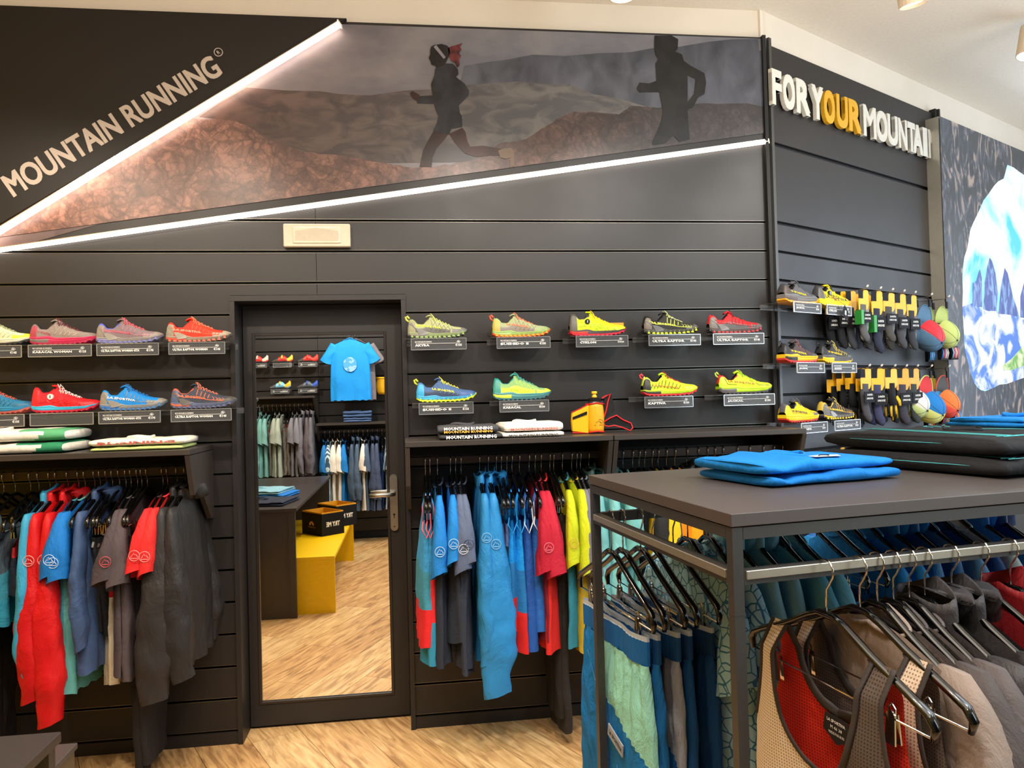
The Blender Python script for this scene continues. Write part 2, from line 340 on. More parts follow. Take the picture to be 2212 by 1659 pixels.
# ---- mural: a flat print of runners on rocks
def MU(pts,o=0,sc=None): 
    return [Y(u,v,-.0125-o*.0008) for u,v in pts]
def printmat(c1,c2,scale,kind='noise',grad=None,det=6,c3=None,stretch=(1,1,1),dist=0.,r1=.42,r2=.62):
    m,t,b=bs('mural_print'); n=t.nodes; L=t.links; b.inputs['Roughness'].default_value=.35; b.inputs['Specular IOR Level'].default_value=.35
    tc=n.new('ShaderNodeTexCoord'); mp=n.new('ShaderNodeMapping'); mp.inputs['Scale'].default_value=stretch; L.new(tc.outputs['Object'],mp.inputs[0])
    if kind=='noise': x=n.new('ShaderNodeTexNoise'); x.inputs['Detail'].default_value=det; x.inputs['Distortion'].default_value=dist; o=x.outputs[0]
    else: x=n.new('ShaderNodeTexVoronoi'); x.feature='F1'; x.inputs['Detail'].default_value=3; o=x.outputs['Distance']
    x.inputs['Scale'].default_value=scale; L.new(mp.outputs[0],x.inputs['Vector'])
    r=n.new('ShaderNodeValToRGB'); r.color_ramp.elements[0].color=lin(c1); r.color_ramp.elements[1].color=lin(c2); r.color_ramp.elements[0].position=r1; r.color_ramp.elements[1].position=r2
    L.new(o,r.inputs[0]); out=r.outputs[0]
    if c3:
        sx=n.new('ShaderNodeSeparateXYZ'); L.new(tc.outputs['Object'],sx.inputs[0]); mr=n.new('ShaderNodeMapRange'); mr.inputs[1].default_value=grad[0]; mr.inputs[2].default_value=grad[1]; L.new(sx.outputs[grad[2]],mr.inputs[0])
        r2_=n.new('ShaderNodeMix'); r2_.data_type='RGBA'; L.new(mr.outputs[0],r2_.inputs[0]); L.new(out,r2_.inputs[6]); 
        m2=n.new('ShaderNodeMix'); m2.data_type='RGBA'; m2.blend_type='MULTIPLY'; m2.inputs[0].default_value=1; L.new(out,m2.inputs[6]); m2.inputs[7].default_value=lin(c3); L.new(m2.outputs[2],r2_.inputs[7]); out=r2_.outputs[2]
    L.new(out,b.inputs['Base Color']); return m
mural=thing('wall_mural','wide printed mural of two runners crossing rocky ground in misty mountains','mural',(0,-.012,2.9))
mural_o=Vector((0,-.012,2.9))
def mpiece(name,pts,o,mat,label=None):
    return obj(name,MB().poly([p-mural_o for p in MU(pts,o)]),mat,mural,label=label,fix=False)
m_sky=printmat('#66666e','#7e7c80',2.2,c3='#e8c4b4',grad=(.0,-2.2,0),stretch=(1,1,2))  # warm glow of the light strip tinted into the sky colour towards the left
mpiece('sky',[(-60,560),(0,497),(733,52),(1655,84),(1655,287),(0,513),(-60,522)],0,m_sky)
m_far=printmat('#3c3e46','#5e606a',7,c3='#7f828c',grad=(.3,.8,2),dist=.5,stretch=(1.4,1,.8),r1=.3,r2=.75)
mpiece('far_mountain',[(1003,142),(1052,134),(1100,128),(1150,118),(1220,121),(1292,115),(1361,113),(1410,104),(1467,101),(1532,90),(1580,85),(1638,84),(1640,109),(1652,111),(1654,235),(1400,260),(1200,225),(990,186),(996,168)],1,m_far)
m_hill=printmat('#4c4b4e','#676361',6,c3='#d9a796',grad=(.1,-1.4,0),stretch=(1,1,2.2),dist=1)
mpiece('hill',[(470,225),(533,189),(610,195),(691,197),(732,203),(800,206),(870,196),(940,192),(1003,184),(1060,180),(1117,176),(1190,182),(1231,182),(1280,203),(1345,215),(1410,235),(1440,262),(1200,320),(1000,350),(814,352),(691,335),(578,303),(480,258),(430,252)],2,m_hill)
def rockmat():
    m,t,b=bs('mural_print_rock'); n=t.nodes; L=t.links; b.inputs['Roughness'].default_value=.35
    tc=n.new('ShaderNodeTexCoord'); nz=n.new('ShaderNodeTexNoise'); nz.inputs['Scale'].default_value=6; nz.inputs['Detail'].default_value=8
    L.new(tc.outputs['Object'],nz.inputs['Vector'])
    va=n.new('ShaderNodeVectorMath'); va.operation='MULTIPLY_ADD'; va.inputs[1].default_value=(.16,.16,.16); L.new(nz.outputs['Color'],va.inputs[0]); L.new(tc.outputs['Object'],va.inputs[2])
    sp=[]
    for sc in (5.5,15,38):
        v=n.new('ShaderNodeTexVoronoi'); v.feature='DISTANCE_TO_EDGE'; v.inputs['Scale'].default_value=sc; L.new(va.outputs[0],v.inputs['Vector'])
        f=n.new('ShaderNodeTexVoronoi'); f.inputs['Scale'].default_value=sc; L.new(va.outputs[0],f.inputs['Vector'])
        q=n.new('ShaderNodeMapRange'); q.inputs[2].default_value=.14; q.inputs[3].default_value=.6; L.new(v.outputs['Distance'],q.inputs[0])
        s=n.new('ShaderNodeSeparateColor'); L.new(f.outputs['Color'],s.inputs[0])
        k=n.new('ShaderNodeMath'); k.operation='MULTIPLY_ADD'; k.inputs[1].default_value=.5; k.inputs[2].default_value=.6; L.new(s.outputs[0],k.inputs[0])
        m_=n.new('ShaderNodeMath'); m_.operation='MULTIPLY'; L.new(q.outputs[0],m_.inputs[0]); L.new(k.outputs[0],m_.inputs[1]); sp.append(m_)
    p=n.new('ShaderNodeMath'); p.operation='MULTIPLY'; L.new(sp[0].outputs[0],p.inputs[0]); L.new(sp[1].outputs[0],p.inputs[1])
    p2=n.new('ShaderNodeMath'); p2.operation='MULTIPLY'; L.new(p.outputs[0],p2.inputs[0]); L.new(sp[2].outputs[0],p2.inputs[1])
    r=n.new('ShaderNodeValToRGB'); r.color_ramp.elements[0].color=lin('#33231f'); r.color_ramp.elements[1].color=lin('#93695a'); r.color_ramp.elements[1].position=.85; L.new(p2.outputs[0],r.inputs[0])
    sx=n.new('ShaderNodeSeparateXYZ'); L.new(tc.outputs['Object'],sx.inputs[0]); mr=n.new('ShaderNodeMapRange'); mr.inputs[1].default_value=-1.0; mr.inputs[2].default_value=.9; L.new(sx.outputs[0],mr.inputs[0])
    h=n.new('ShaderNodeMix'); h.data_type='RGBA'; h.blend_type='MULTIPLY'; h.inputs[7].default_value=lin('#76899a'); L.new(mr.outputs[0],h.inputs[0]); L.new(r.outputs[0],h.inputs[6]); L.new(h.outputs[2],b.inputs['Base Color']); return m
m_rock=rockmat()
rockpts=[(-10,506),(0,497),(120,425),(240,352),(330,300),(375,272),(407,257),(440,258),(470,256),(504,262),(525,268),(549,281),(565,293),(578,303),(610,312),(640,322),(691,333),(740,336),(780,343),(814,350),(845,355),(881,361),(938,361),(985,352),(1028,345),(1044,339),(1060,320),(1085,308),(1110,306),(1138,300),(1160,285),(1180,272),(1207,255),(1243,241),(1292,243),(1337,247),(1361,229),(1422,233),(1470,228),(1516,223),(1560,224),(1613,223),(1652,231),(1654,287),(0,512),(-10,513)]
rp=[]
for i,(a,b) in enumerate(zip(rockpts,rockpts[1:]+rockpts[:1])):
    rp.append(a)
    if 4<i<40:
        for t in (.25,.5,.75): rp.append((a[0]*(1-t)+b[0]*t,a[1]*(1-t)+b[1]*t+3.5*N(a[0]*.07+t*3,i*.7)))
mpiece('rocky_ground',rp,3,m_rock)
def cr(pts,sx=800,sy_=40,k=2.458): return [(sx+a/k,sy_+b/k) for a,b in pts]
md1=printmat('#17171b','#2a2c33',9); md2=printmat('#0f0f10','#1d1b1b',9); mskin=printmat('#5a3230','#8a4f45',6,c3='#707070',grad=(3.0,2.7,2)); mband=plain('#77737a',.5); mshoe=plain('#6b5a4a',.5)
runner=mpiece('runner_figure',cr([(345,265),(400,238),(440,240),(465,270),(468,295),(455,310),(500,345),(526,385),(520,410),(470,462),(475,500),(487,520),(488,575),(430,585),(418,615),(380,610),(335,590),(352,560),(362,520),(345,480),(338,452),(250,450),(245,430),(258,412),(330,408),(322,350),(340,300)]),6,md1)
runner['label']='woman in dark jacket and shorts running left, printed'
def sub(name,pts,o,mat,par): return obj(name,MB().poly([p-mural_o for p in MU(pts,o)]),mat,par,fix=False)
sub('head',cr([(318,165),(322,150),(340,140),(380,135),(410,145),(422,165),(420,190),(408,220),(395,245),(350,262),(345,250),(325,245),(320,225),(310,210),(318,190)]),7,md2,runner)
sub('headband',cr([(335,150),(350,140),(400,205),(390,215)]),8,mband,runner)
sub('ponytail',cr([(412,155),(440,145),(490,130),(475,150),(485,165),(470,180),(482,200),(470,215),(475,245),(462,262),(450,235),(430,225),(418,200)]),7,printmat('#2a1216','#6a2c2e',20),runner)
sub('hand',cr([(210,395),(225,385),(262,405),(258,425),(245,435),(222,420)]),7,mskin,runner)
sub('leg',cr([(340,590),(412,615),(395,640),(350,690),(330,740),(325,790),(262,786),(280,700),(300,660)]),5,mskin,runner)
sub('leg',cr([(418,612),(487,580),(505,600),(515,650),(530,680),(600,675),(690,690),(705,700),(700,730),(640,728),(560,735),(500,715),(450,660)]),5,mskin,runner)
sub('shoe',cr([(678,700),(710,690),(745,686),(762,700),(764,780),(745,790),(740,740),(715,745),(690,738)]),7,mshoe,runner)
r2=mpiece('runner_figure',cr([(1510,90),(1600,90),(1635,110),(1632,160),(1620,175),(1655,190),(1665,225),(1700,250),(1775,290),(1783,340),(1775,400),(1740,420),(1715,470),(1685,485),(1680,450),(1720,400),(1728,320),(1685,300),(1685,500),(1690,560),(1697,640),(1640,655),(1610,620),(1570,660),(1500,672),(1498,655),(1540,560),(1555,500),(1545,440),(1535,390),(1460,390),(1430,392),(1415,370),(1430,340),(1480,345),(1520,330),(1515,240),(1530,215),(1515,190),(1508,150)]),6,md2)
r2['label']='man in black jacket running left, printed in silhouette'
# ---- right wall panels
rrows=[(G(1),2.876),(2.876,3.405)]
def fr_right(a,p,z): return RO+RD*a+RN*(p)+Vector((0,0,z))
slats(wall_right,[(G(k),G(k-1)) for k in range(17,1,-1)],lambda z:[(.014,1.80)],fr_right)
slats(wall_right,rrows,lambda z:[(.014,1.80)],fr_right,gap=.02)
mb=MB().ob(RW(.9,-.026,1.7),(RD,RN,(0,0,1)),(.9,.003,1.7)); obj('panel_backing',mb,m_dark,wall_right)
for i,(s,w,o) in enumerate(((1.818,.012,.0),(1.842,.008,.012))):
    mb=MB().ob(RW(s,o,1.71),(RD,RN,(0,0,1)),(w,.02,1.71)); struct(obj('trim_%d'%(7+i),mb,m_dark if i==0 else m_metal))
# raised letters
sgn=thing('wall_lettering','raised block letters FOR YOUR MOUNTAIN in white and yellow on black wall','sign',RW(0,0,3.06))
so=RW(0,0,3.06); m_lw=plain('#d6d2c6',.55); m_ly=plain('#d9a31c',.55)
a0,_=Rs(1668,190,.03); a1,_=Rs(2021,330,.03); a1=min(a1,1.80)
word='FOR YOUR MOUNTAIN'; wts={'F':.8,'O':.92,'R':.95,'Y':.9,'U':.92,'M':1.2,'N':1.02,'T':.85,'A':.95,'I':.42,' ':.18}
us=[(1667,1690),(1690.5,1718),(1719,1750),(1752,1779),(1778,1803),(1805,1831),(1831,1859),(1862,1891),(1890,1915),(1914,1937),(1937,1957),(1957,1974),(1968,1990),(1989,2000),(2001,2022)]
i=0
for ch in word.replace(' ',''):
    u0,u1=us[i]; s0,_=Rs(u0,230,.03); s1,_=Rs(u1,230,.03); s1-=.006; s0+=.004
    mat=m_ly if i in (4,5,6) else m_lw
    mb=text(MB(),ch,RW(s0,.012,3.065)-so,RD*(s1-s0),Vector((0,0,.187)),0,.0,depth=.022,res=4,heavy=.05 if ch not in 'NM' else .028)
    obj('letter',mb,mat,sgn,fix=False); i+=1
# ---- backlit picture
LO=.09
s0,_=Rs(2035,400,LO); _,zt=Rs(2035,253,LO); _,zb_=Rs(2050,925,LO); s1=4.9
lb=thing('lightbox','tall backlit picture of mountains seen through a dark rock arch','lightbox',RW(s0,0,zb_)); lo_=RW(s0,0,zb_)
mb=MB().ob(RW((s0+s1)/2,LO/2-.004,(zt+zb_)/2)-lo_,(RD,RN,(0,0,1)),((s1-s0)/2+.001,LO/2-.004,(zt-zb_)/2)); obj('box_frame',mb,plain('#b5b0a4',.35,.6),lb)
def LP(pts,o): return [R(u,v,LO+o*.0006)-lo_ for u,v in pts]
def lprint(c1,c2,scale,st,det=8,dist=1.,stretch=(1,1,1),r1=.4,r2=.65,c3=None,thr=None):
    m,t,b=bs('backlit_print'); n=t.nodes; L=t.links; b.inputs['Roughness'].default_value=.4; b.inputs['Base Color'].default_value=(.02,.02,.02,1)
    tc=n.new('ShaderNodeTexCoord'); mp=n.new('ShaderNodeMapping'); mp.inputs['Scale'].default_value=stretch; L.new(tc.outputs['Object'],mp.inputs[0])
    x=n.new('ShaderNodeTexNoise'); x.inputs['Detail'].default_value=det; x.inputs['Distortion'].default_value=dist; x.inputs['Scale'].default_value=scale; L.new(mp.outputs[0],x.inputs['Vector'])
    r=n.new('ShaderNodeValToRGB'); r.color_ramp.elements[0].color=lin(c1); r.color_ramp.elements[1].color=lin(c2); r.color_ramp.elements[0].position=r1; r.color_ramp.elements[1].position=r2
    if c3: e=r.color_ramp.elements.new((r1+r2)/2); e.color=lin(c3)
    L.new(x.outputs[0],r.inputs[0]); L.new(r.outputs[0],b.inputs['Emission Color']); b.inputs['Emission Strength'].default_value=st; return m
c_=[RW(s0,LO,zt)-lo_,RW(s1,LO,zt)-lo_,RW(s1,LO,zb_)-lo_,RW(s0,LO,zb_)-lo_]
obj('rock_arch',MB().poly(c_),lprint('#252c38','#b09c90',6.5,.85,stretch=(1.3,1,.5),dist=3.2,det=10,r1=.46,r2=.66,c3='#434e62'),lb,fix=False)
arch=[(2176,356),(2172,372),(2168,386),(2156,392),(2147,402),(2136,418),(2125,432),(2118,448),(2111,464),(2103,480),(2096,497),(2093,516),(2090,535),(2083,556),(2080,580),(2079,599),(2080,630),(2079,662),(2082,713),(2083,738),(2085,759),(2090,777),(2094,793),(2099,811),(2104,826),(2111,836),(2119,843),(2128,845),(2138,841),(2149,836),(2159,831),(2175,829),(2189,824),(2212,816),(2300,790),(2370,700),(2400,600),(2380,500),(2330,430),(2260,385),(2212,378),(2200,370),(2190,362)]
obj('sky_view',MB().poly(LP(arch,1)),lprint('#38c4f2','#ffffff',1.6,1.15,det=4,r1=.36,r2=.5,c3='#c8f4ff'),lb,fix=False)
low=[(2079,662),(2100,655),(2125,668),(2150,672),(2180,676),(2212,690),(2330,700),(2370,700),(2300,790),(2212,816),(2189,824),(2159,831),(2138,841),(2119,843),(2104,826),(2094,793),(2085,759),(2082,713)]
obj('snow_slope',MB().poly(LP(low,2)),lprint('#3b78d8','#f4fbff',4.5,1.05,det=9,dist=1.5,r1=.42,r2=.56),lb,fix=False)
obj('shrubs',MB().poly(LP([(2165,790),(2185,775),(2212,745),(2240,760),(2212,790),(2185,800),(2168,800)],3)),lprint('#6fb04a','#eef7cf',9,1.),lb,fix=False)
mp_=lprint('#2b4fae','#86b4f0',10,.9,det=8,dist=1.5,stretch=(1.6,1,.6),r1=.4,r2=.62,c3='#4a63b8')
for pts in ([(2100,660),(2101,612),(2109,607),(2113,590),(2117,580),(2121,602),(2122,664)],[(2124,668),(2127,610),(2133,575),(2138,556),(2143,564),(2151,592),(2155,632),(2153,672),(2135,672)],[(2157,678),(2162,620),(2168,590),(2170,578),(2177,590),(2182,612),(2188,640),(2198,668),(2202,685),(2180,680)],[(2204,640),(2212,610),(2230,640),(2240,690),(2204,686)]):
    obj('rock_tower',MB().poly(LP(pts,4)),mp_,lb,fix=False)
# panel beneath
mb=MB().ob(RW((1.86+s1)/2,.02,zb_/2-.004),(RD,RN,(0,0,1)),((s1-1.86)/2,.02,zb_/2-.006)); obj('lower_panel',mb,plain('#4c4b48',.4),wall_right)
l=area('lightbox_glow',RW(3.2,LO+.04,2.4),RW(3.2,3,2.1),2.2,26,(.72,.86,1),1.7)
# ---- floor with diagonal planks
struct(obj('floor',MB().box((-3.1,-5.15,-.06),(5.6,3.2,-.006)),plain('#3a2a1a',.8)))
floor=bpy.data.objects['floor']
def clip(P,ax,v,s):
    o=[]; 
    for a,b in zip(P,P[1:]+P[:1]):
        da,db=(a[ax]-v)*s,(b[ax]-v)*s
        if da<=0: o.append(a)
        if da*db<0: t=da/(da-db); o.append((a[0]+(b[0]-a[0])*t,a[1]+(b[1]-a[1])*t))
    return o
def woodmat(seed,base):
    m,t,b=bs('oak_plank'); n=t.nodes; L=t.links; b.inputs['Roughness'].default_value=.42; b.inputs['Specular IOR Level'].default_value=.35
    tc=n.new('ShaderNodeTexCoord'); mp=n.new('ShaderNodeMapping'); mp.inputs['Rotation'].default_value=(0,0,-math.atan2(-.9,.436)); mp.inputs['Location'].default_value=(seed*3.1,seed*1.7,0)
    L.new(tc.outputs['Object'],mp.inputs[0])
    m2=n.new('ShaderNodeMapping'); m2.inputs['Scale'].default_value=(1.1,9,1); L.new(mp.outputs[0],m2.inputs[0])
    x=n.new('ShaderNodeTexNoise'); x.inputs['Scale'].default_value=3; x.inputs['Detail'].default_value=9; x.inputs['Distortion'].default_value=1.6; L.new(m2.outputs[0],x.inputs['Vector'])
    r=n.new('ShaderNodeValToRGB'); cs=[lin(c) for c in base]; r.color_ramp.elements[0].color=cs[0]; r.color_ramp.elements[1].color=cs[2]; r.color_ramp.elements[0].position=.34; r.color_ramp.elements[1].position=.68; e=r.color_ramp.elements.new(.5); e.color=cs[1]
    L.new(x.outputs[0],r.inputs[0]); L.new(r.outputs[0],b.inputs['Base Color'])
    bp=n.new('ShaderNodeBump'); bp.inputs['Strength'].default_value=.12; L.new(x.outputs[0],bp.inputs['Height']); L.new(bp.outputs[0],b.inputs['Normal']); return m
wm=[woodmat(i,b) for i,b in enumerate((('#a37c50','#c69c68','#dcb780'),('#946c44','#bd925e','#d4aa72'),('#ab865a','#cca670','#e2c08c'),('#9a744a','#c09562','#d8ae78')))]
pd=Vector((.436,-.9,0)); pn=Vector((.9,.436,0)); PW,PL=.23,1.25
po=Vector((-1.194,.019,0)); random.seed(2)
for j in range(-16,24):
    off=random.uniform(0,PL)
    for i in range(-6,9):
        a=off+i*PL; c=po+pn*(j*PW)+pd*a; g=.0012
        P=[(c+pd*(g)+pn*g),(c+pd*(PL-g)+pn*g),(c+pd*(PL-g)+pn*(PW-g)),(c+pd*g+pn*(PW-g))]
        P=[(p.x,p.y) for p in P]
        for ax,v,s in ((0,-3.05,-1),(0,3.3,1),(1,-5.02,-1),(1,.165,1)):
            P=clip(P,ax,v,s)
            if len(P)<3: break
        if len(P)<3: continue
        obj('plank',MB().prism([(x,y,0) for x,y in P],(0,0,-.005)),wm[random.randrange(4)],floor)
# ---- ceiling, remaining walls
struct(obj('ceiling',MB().box((-3.1,-5.15,ZC),(5.7,3.4,ZC+.05)),m_ceil))
struct(obj('wall_left',MB().box((-3.15,-5.15,0),(-3.06,.12,ZC)),plain('#e6b400',.5)))
struct(obj('wall_far',MB().box((5.5,-5.15,0),(5.6,3.3,ZC)),m_plaster))
wall_front=struct(obj('wall_front',MB().box((-3.1,-5.15,0),(5.6,-5.06,ZC)),m_plaster))
YB=-5.035
def fr_back(a,p,z): return Vector((a,YB-.0+p,z))
slats(wall_front,[(.06+.15*k+.02,.06+.15*(k+1)+.02) for k in range(0,18)],lambda z:[(-3.0,-1.452),(-1.448,.6)],fr_back)
obj('panel_backing',MB().box((-3.05,-5.064,0),(3,-5.058,2.8)),m_dark,wall_front)
# ---- ceiling lamps
def lamp(loc,tilt,label,on=True):
    t=thing('ceiling_spotlight',label,'lamp',loc,rot=tilt,group=None)
    r=.062; n=24
    rings=[[Vector((rr*math.cos(2*PI*k/n),rr*math.sin(2*PI*k/n),z)) for k in range(n)] for rr,z in ((r*.86,.17),(r,.165),(r,0),(r*.9,0),(r*.86,.03))]
    obj('lamp_housing',MB().loft(rings,0,(1,0)),plain('#d9c7ae',.5),t,smooth=False)
    obj('lamp_lens',MB().loft([[Vector((r*.86*math.cos(2*PI*k/n),r*.86*math.sin(2*PI*k/n),z)) for k in range(n)] for z in (.014,.016)]),emis('#fff4e4',14 if on else 1.2,'lamp_glow'),t)
    obj('stem',MB().tube([(0,0,.17),(0,0,.23)],.012,8),m_white,t); return t
L1=Z(1345,-7,3.33); lamp(L1,(0,0,0),'lit white ceiling spotlight above the mural, cut off by the top edge')
L2=Z(1972,12,3.36); lamp(L2,(.12,-.18,0),'beige ceiling spotlight over the FOR YOUR MOUNTAIN lettering',False)
L3=Z(2222,122,3.36); lamp(L3,(.0,.22,0),'lit ceiling spotlight at the top right corner beside the backlit picture')
# ---- emergency light
p0=Y(615,536,-.0); p1=Y(757,487,0)
em=thing('emergency_light','small white rectangular emergency light on black boards above the door','light',((p0.x+p1.x)/2,0,(p0.z+p1.z)/2))
w,h=(p1.x-p0.x)/2,(p1.z-p0.z)/2
obj('housing',MB().box((-w,-.035,-h),(w,-.001,h)),plain('#cdc1aa',.5),em,bev=.004)
obj('lens',MB().box((-w*.72,-.04,-h*.72),(w*.72,-.034,h*.72)),plain('#cfc8b4',.15),em,bev=.003)
obj('reflector',MB().prism([(-w*.65,-.041,h*.35),(0,-.0415,h*.62),(w*.65,-.041,h*.35),(w*.65,-.041,-h*.5),(-w*.65,-.041,-h*.5)],(0,.001,0)),plain('#b9ad96',.3),em)


# =============== WALL RACK UNITS
def rack_unit(x0,x1,label,y0_=0,sg=-1,zt=1.402,dep=.39,rx=None,group=None):
    t=thing('clothes_rack_unit',label,'wall shelf',((x0+x1)/2,y0_,zt),group=group); w=(x1-x0)/2
    def B(a,b): return ((a[0],a[1]*sg,a[2]),(b[0],b[1]*sg,b[2]))
    obj('shelf_board',MB().box(*B((-w,.0,-.024),(w,dep,0))),m_shelf,t,bev=.002)
    for s in (-1,1):
        xa=s*w-(s>0)*.02; pts=[(xa,0,-.026),(xa,dep*sg,-.026),(xa,(dep-.07)*sg,-.2),(xa,(dep-.16)*sg,-.17),(xa,.05*sg,-.34),(xa,0,-.34)]
        obj('side_panel',MB().prism(pts,(.02,0,0)),m_shelf,t)
    obj('fascia',MB().box(*B((-w+.02,.02,-.082),(w-.02,.035,-.026))),m_dark,t)
    obj('hanging_rail',MB().box(*B((-w+.02,.195,-.115),(w-.02,.215,-.083))),plain('#3b2d27',.35,.4),t)
    return t
rack_unit(-2.595,-1.331,'black shelf and rail unit left of the mirrored door')
rack_unit(-.434,.497,'black shelf and rail unit just right of the mirrored door')
rack_unit(.502,1.425,'black shelf and rail unit at the wall corner behind the display table')
# =============== FOLDED CLOTHES
def folded(label,cat,loc,w,d,h,rz,col,seed,group=None,layers=3,edge=None,name='folded_shirt',mat=None,skew=0.,text_=None,amp=1.):
    """one folded garment: rounded slab with several fold layers along the front edge"""
    t=thing(name,label,cat,loc,rz,group); n=28; mb=MB(); 
    m=mat or cloth(col,.8,.35,14)
    for L_ in range(layers):
        z0=h*L_/layers; z1=h*(L_+1)/layers*1.03; rings=[]; e=.012*N(seed,L_)+0
        nx=30; ny=8
        # section in y-z swept along x
        for i in range(nx+1):
            x=-w/2+w*i/nx; q=min(1,(1-abs(2*x/w))*9+.12); ring=[]
            wob=amp*(.010*N(x*9+seed,L_*3.)+.006*N(x*23,seed)); hh=(z1-z0)*(.6+.4*q**.5)
            dd=d/2*(1-.03*L_)+.012*amp*N(x*7,seed+L_,2)
            for k in range(14):
                a=2*PI*k/14; cx=math.cos(a); sz=math.sin(a)
                yy=dd*(abs(cx)**.35)*(1 if cx>0 else -1)+skew*x
                zz=(z0+z1)/2+hh/2*(abs(sz)**.6)*(1 if sz>0 else -1)+ (wob*(z0+h*.4)/h+(amp-1)*.007*N(x*14,yy*12,seed) if sz>0 else wob*.5*(L_>0))
                zz=max(zz,.0008+z0*.3)
                ring.append((x+e+.012*N(yy*8,seed,L_)*(abs(2*x/w)>.8),yy,zz))
            rings.append(ring)
        mb.loft(rings,0,mf=(lambda i,j: 1 if (edge and (i>25-(j%3) or (3<j<6 and i>20))) else 0))
    obj('fabric',mb,[m,cloth(edge,.8,.3) if edge else m],t,smooth=True)
    # collar fold on top
    ring=[(-.02+.055*math.cos(a),.0+.045*math.sin(a),h+.004+.003*math.cos(3*a)) for a in [PI*2*k/18 for k in range(19)]]
    obj('collar',MB().tube(ring,.006,6,flat=.6),m,t,smooth=True)
    if text_:
        mb=MB()
        for s,z,hh,xo,mi in text_: text(mb,s,(-w*.40+xo,-d/2-.004-.002,z),(w*.8,0,0),(0,.004,hh),mi,.03)
        obj('print',mb,[m_wtxt,plain('#d9a21b',.5),plain('#a8483c',.6),plain('#222',.6) if False else plain('#33302e',.6)],t,fix=False)
    return t
zs=1.403
p=Z(60,972,zs); folded('white and green folded shirt, lower one of the stack at the left shelf end','shirt',(-2.16,-.19,zs),.62,.3,.045,0,'#efe9dc',1,'white and green shirts on the left shelf',1,edge='#2f8b62')
folded('white and green folded shirt, top one of the stack at the left shelf end','shirt',(-2.15,-.19,zs+.05),.60,.3,.05,.03,'#f4efe4',2,'white and green shirts on the left shelf',1,edge='#5cae7c')
folded('lime and white folded shirt, lower of two at the left shelf right end','shirt',(-1.56,-.21,zs),.36,.28,.017,.03,'#cdd98a',3,None,1)
folded('cream folded shirt with reddish print on top at the right end of the left shelf','shirt',(-1.56,-.21,zs+.02),.38,.28,.028,.05,'#efe6d6',4,None,1,text_=[('RUNNING',.006,.014,0,2)])
folded('dark grey folded shirt with white and gold lettering, lower one on the right shelf','shirt',(-.14,-.21,zs),.28,.28,.022,0,'#3c3c3e',5,None,1,text_=[('MOUNTAIN RUNNING',.003,.015,0,0)])
folded('dark grey folded shirt with white and gold lettering, upper one on the right shelf','shirt',(-.15,-.2,zs+.025),.27,.28,.035,-.02,'#4b4b4e',6,None,1,text_=[('MOUNTAIN RUNNING',.016,.014,0,0),('MOUNTAIN RUNNING',.003,.012,0,1)])
folded('white folded shirt, lower one beside the dark lettered shirts on the right shelf','shirt',(.14,-.21,zs),.28,.28,.022,0,'#ece6da',7,None,1,text_=[('MOUNTAIN RUNNING',.003,.012,0,3)])
folded('white folded shirt, upper one beside the dark lettered shirts on the right shelf','shirt',(.14,-.2,zs+.025),.27,.28,.04,.04,'#f3eee4',8,None,1,text_=[('MOUNTAIN RUNNING',.005,.012,0,2)])
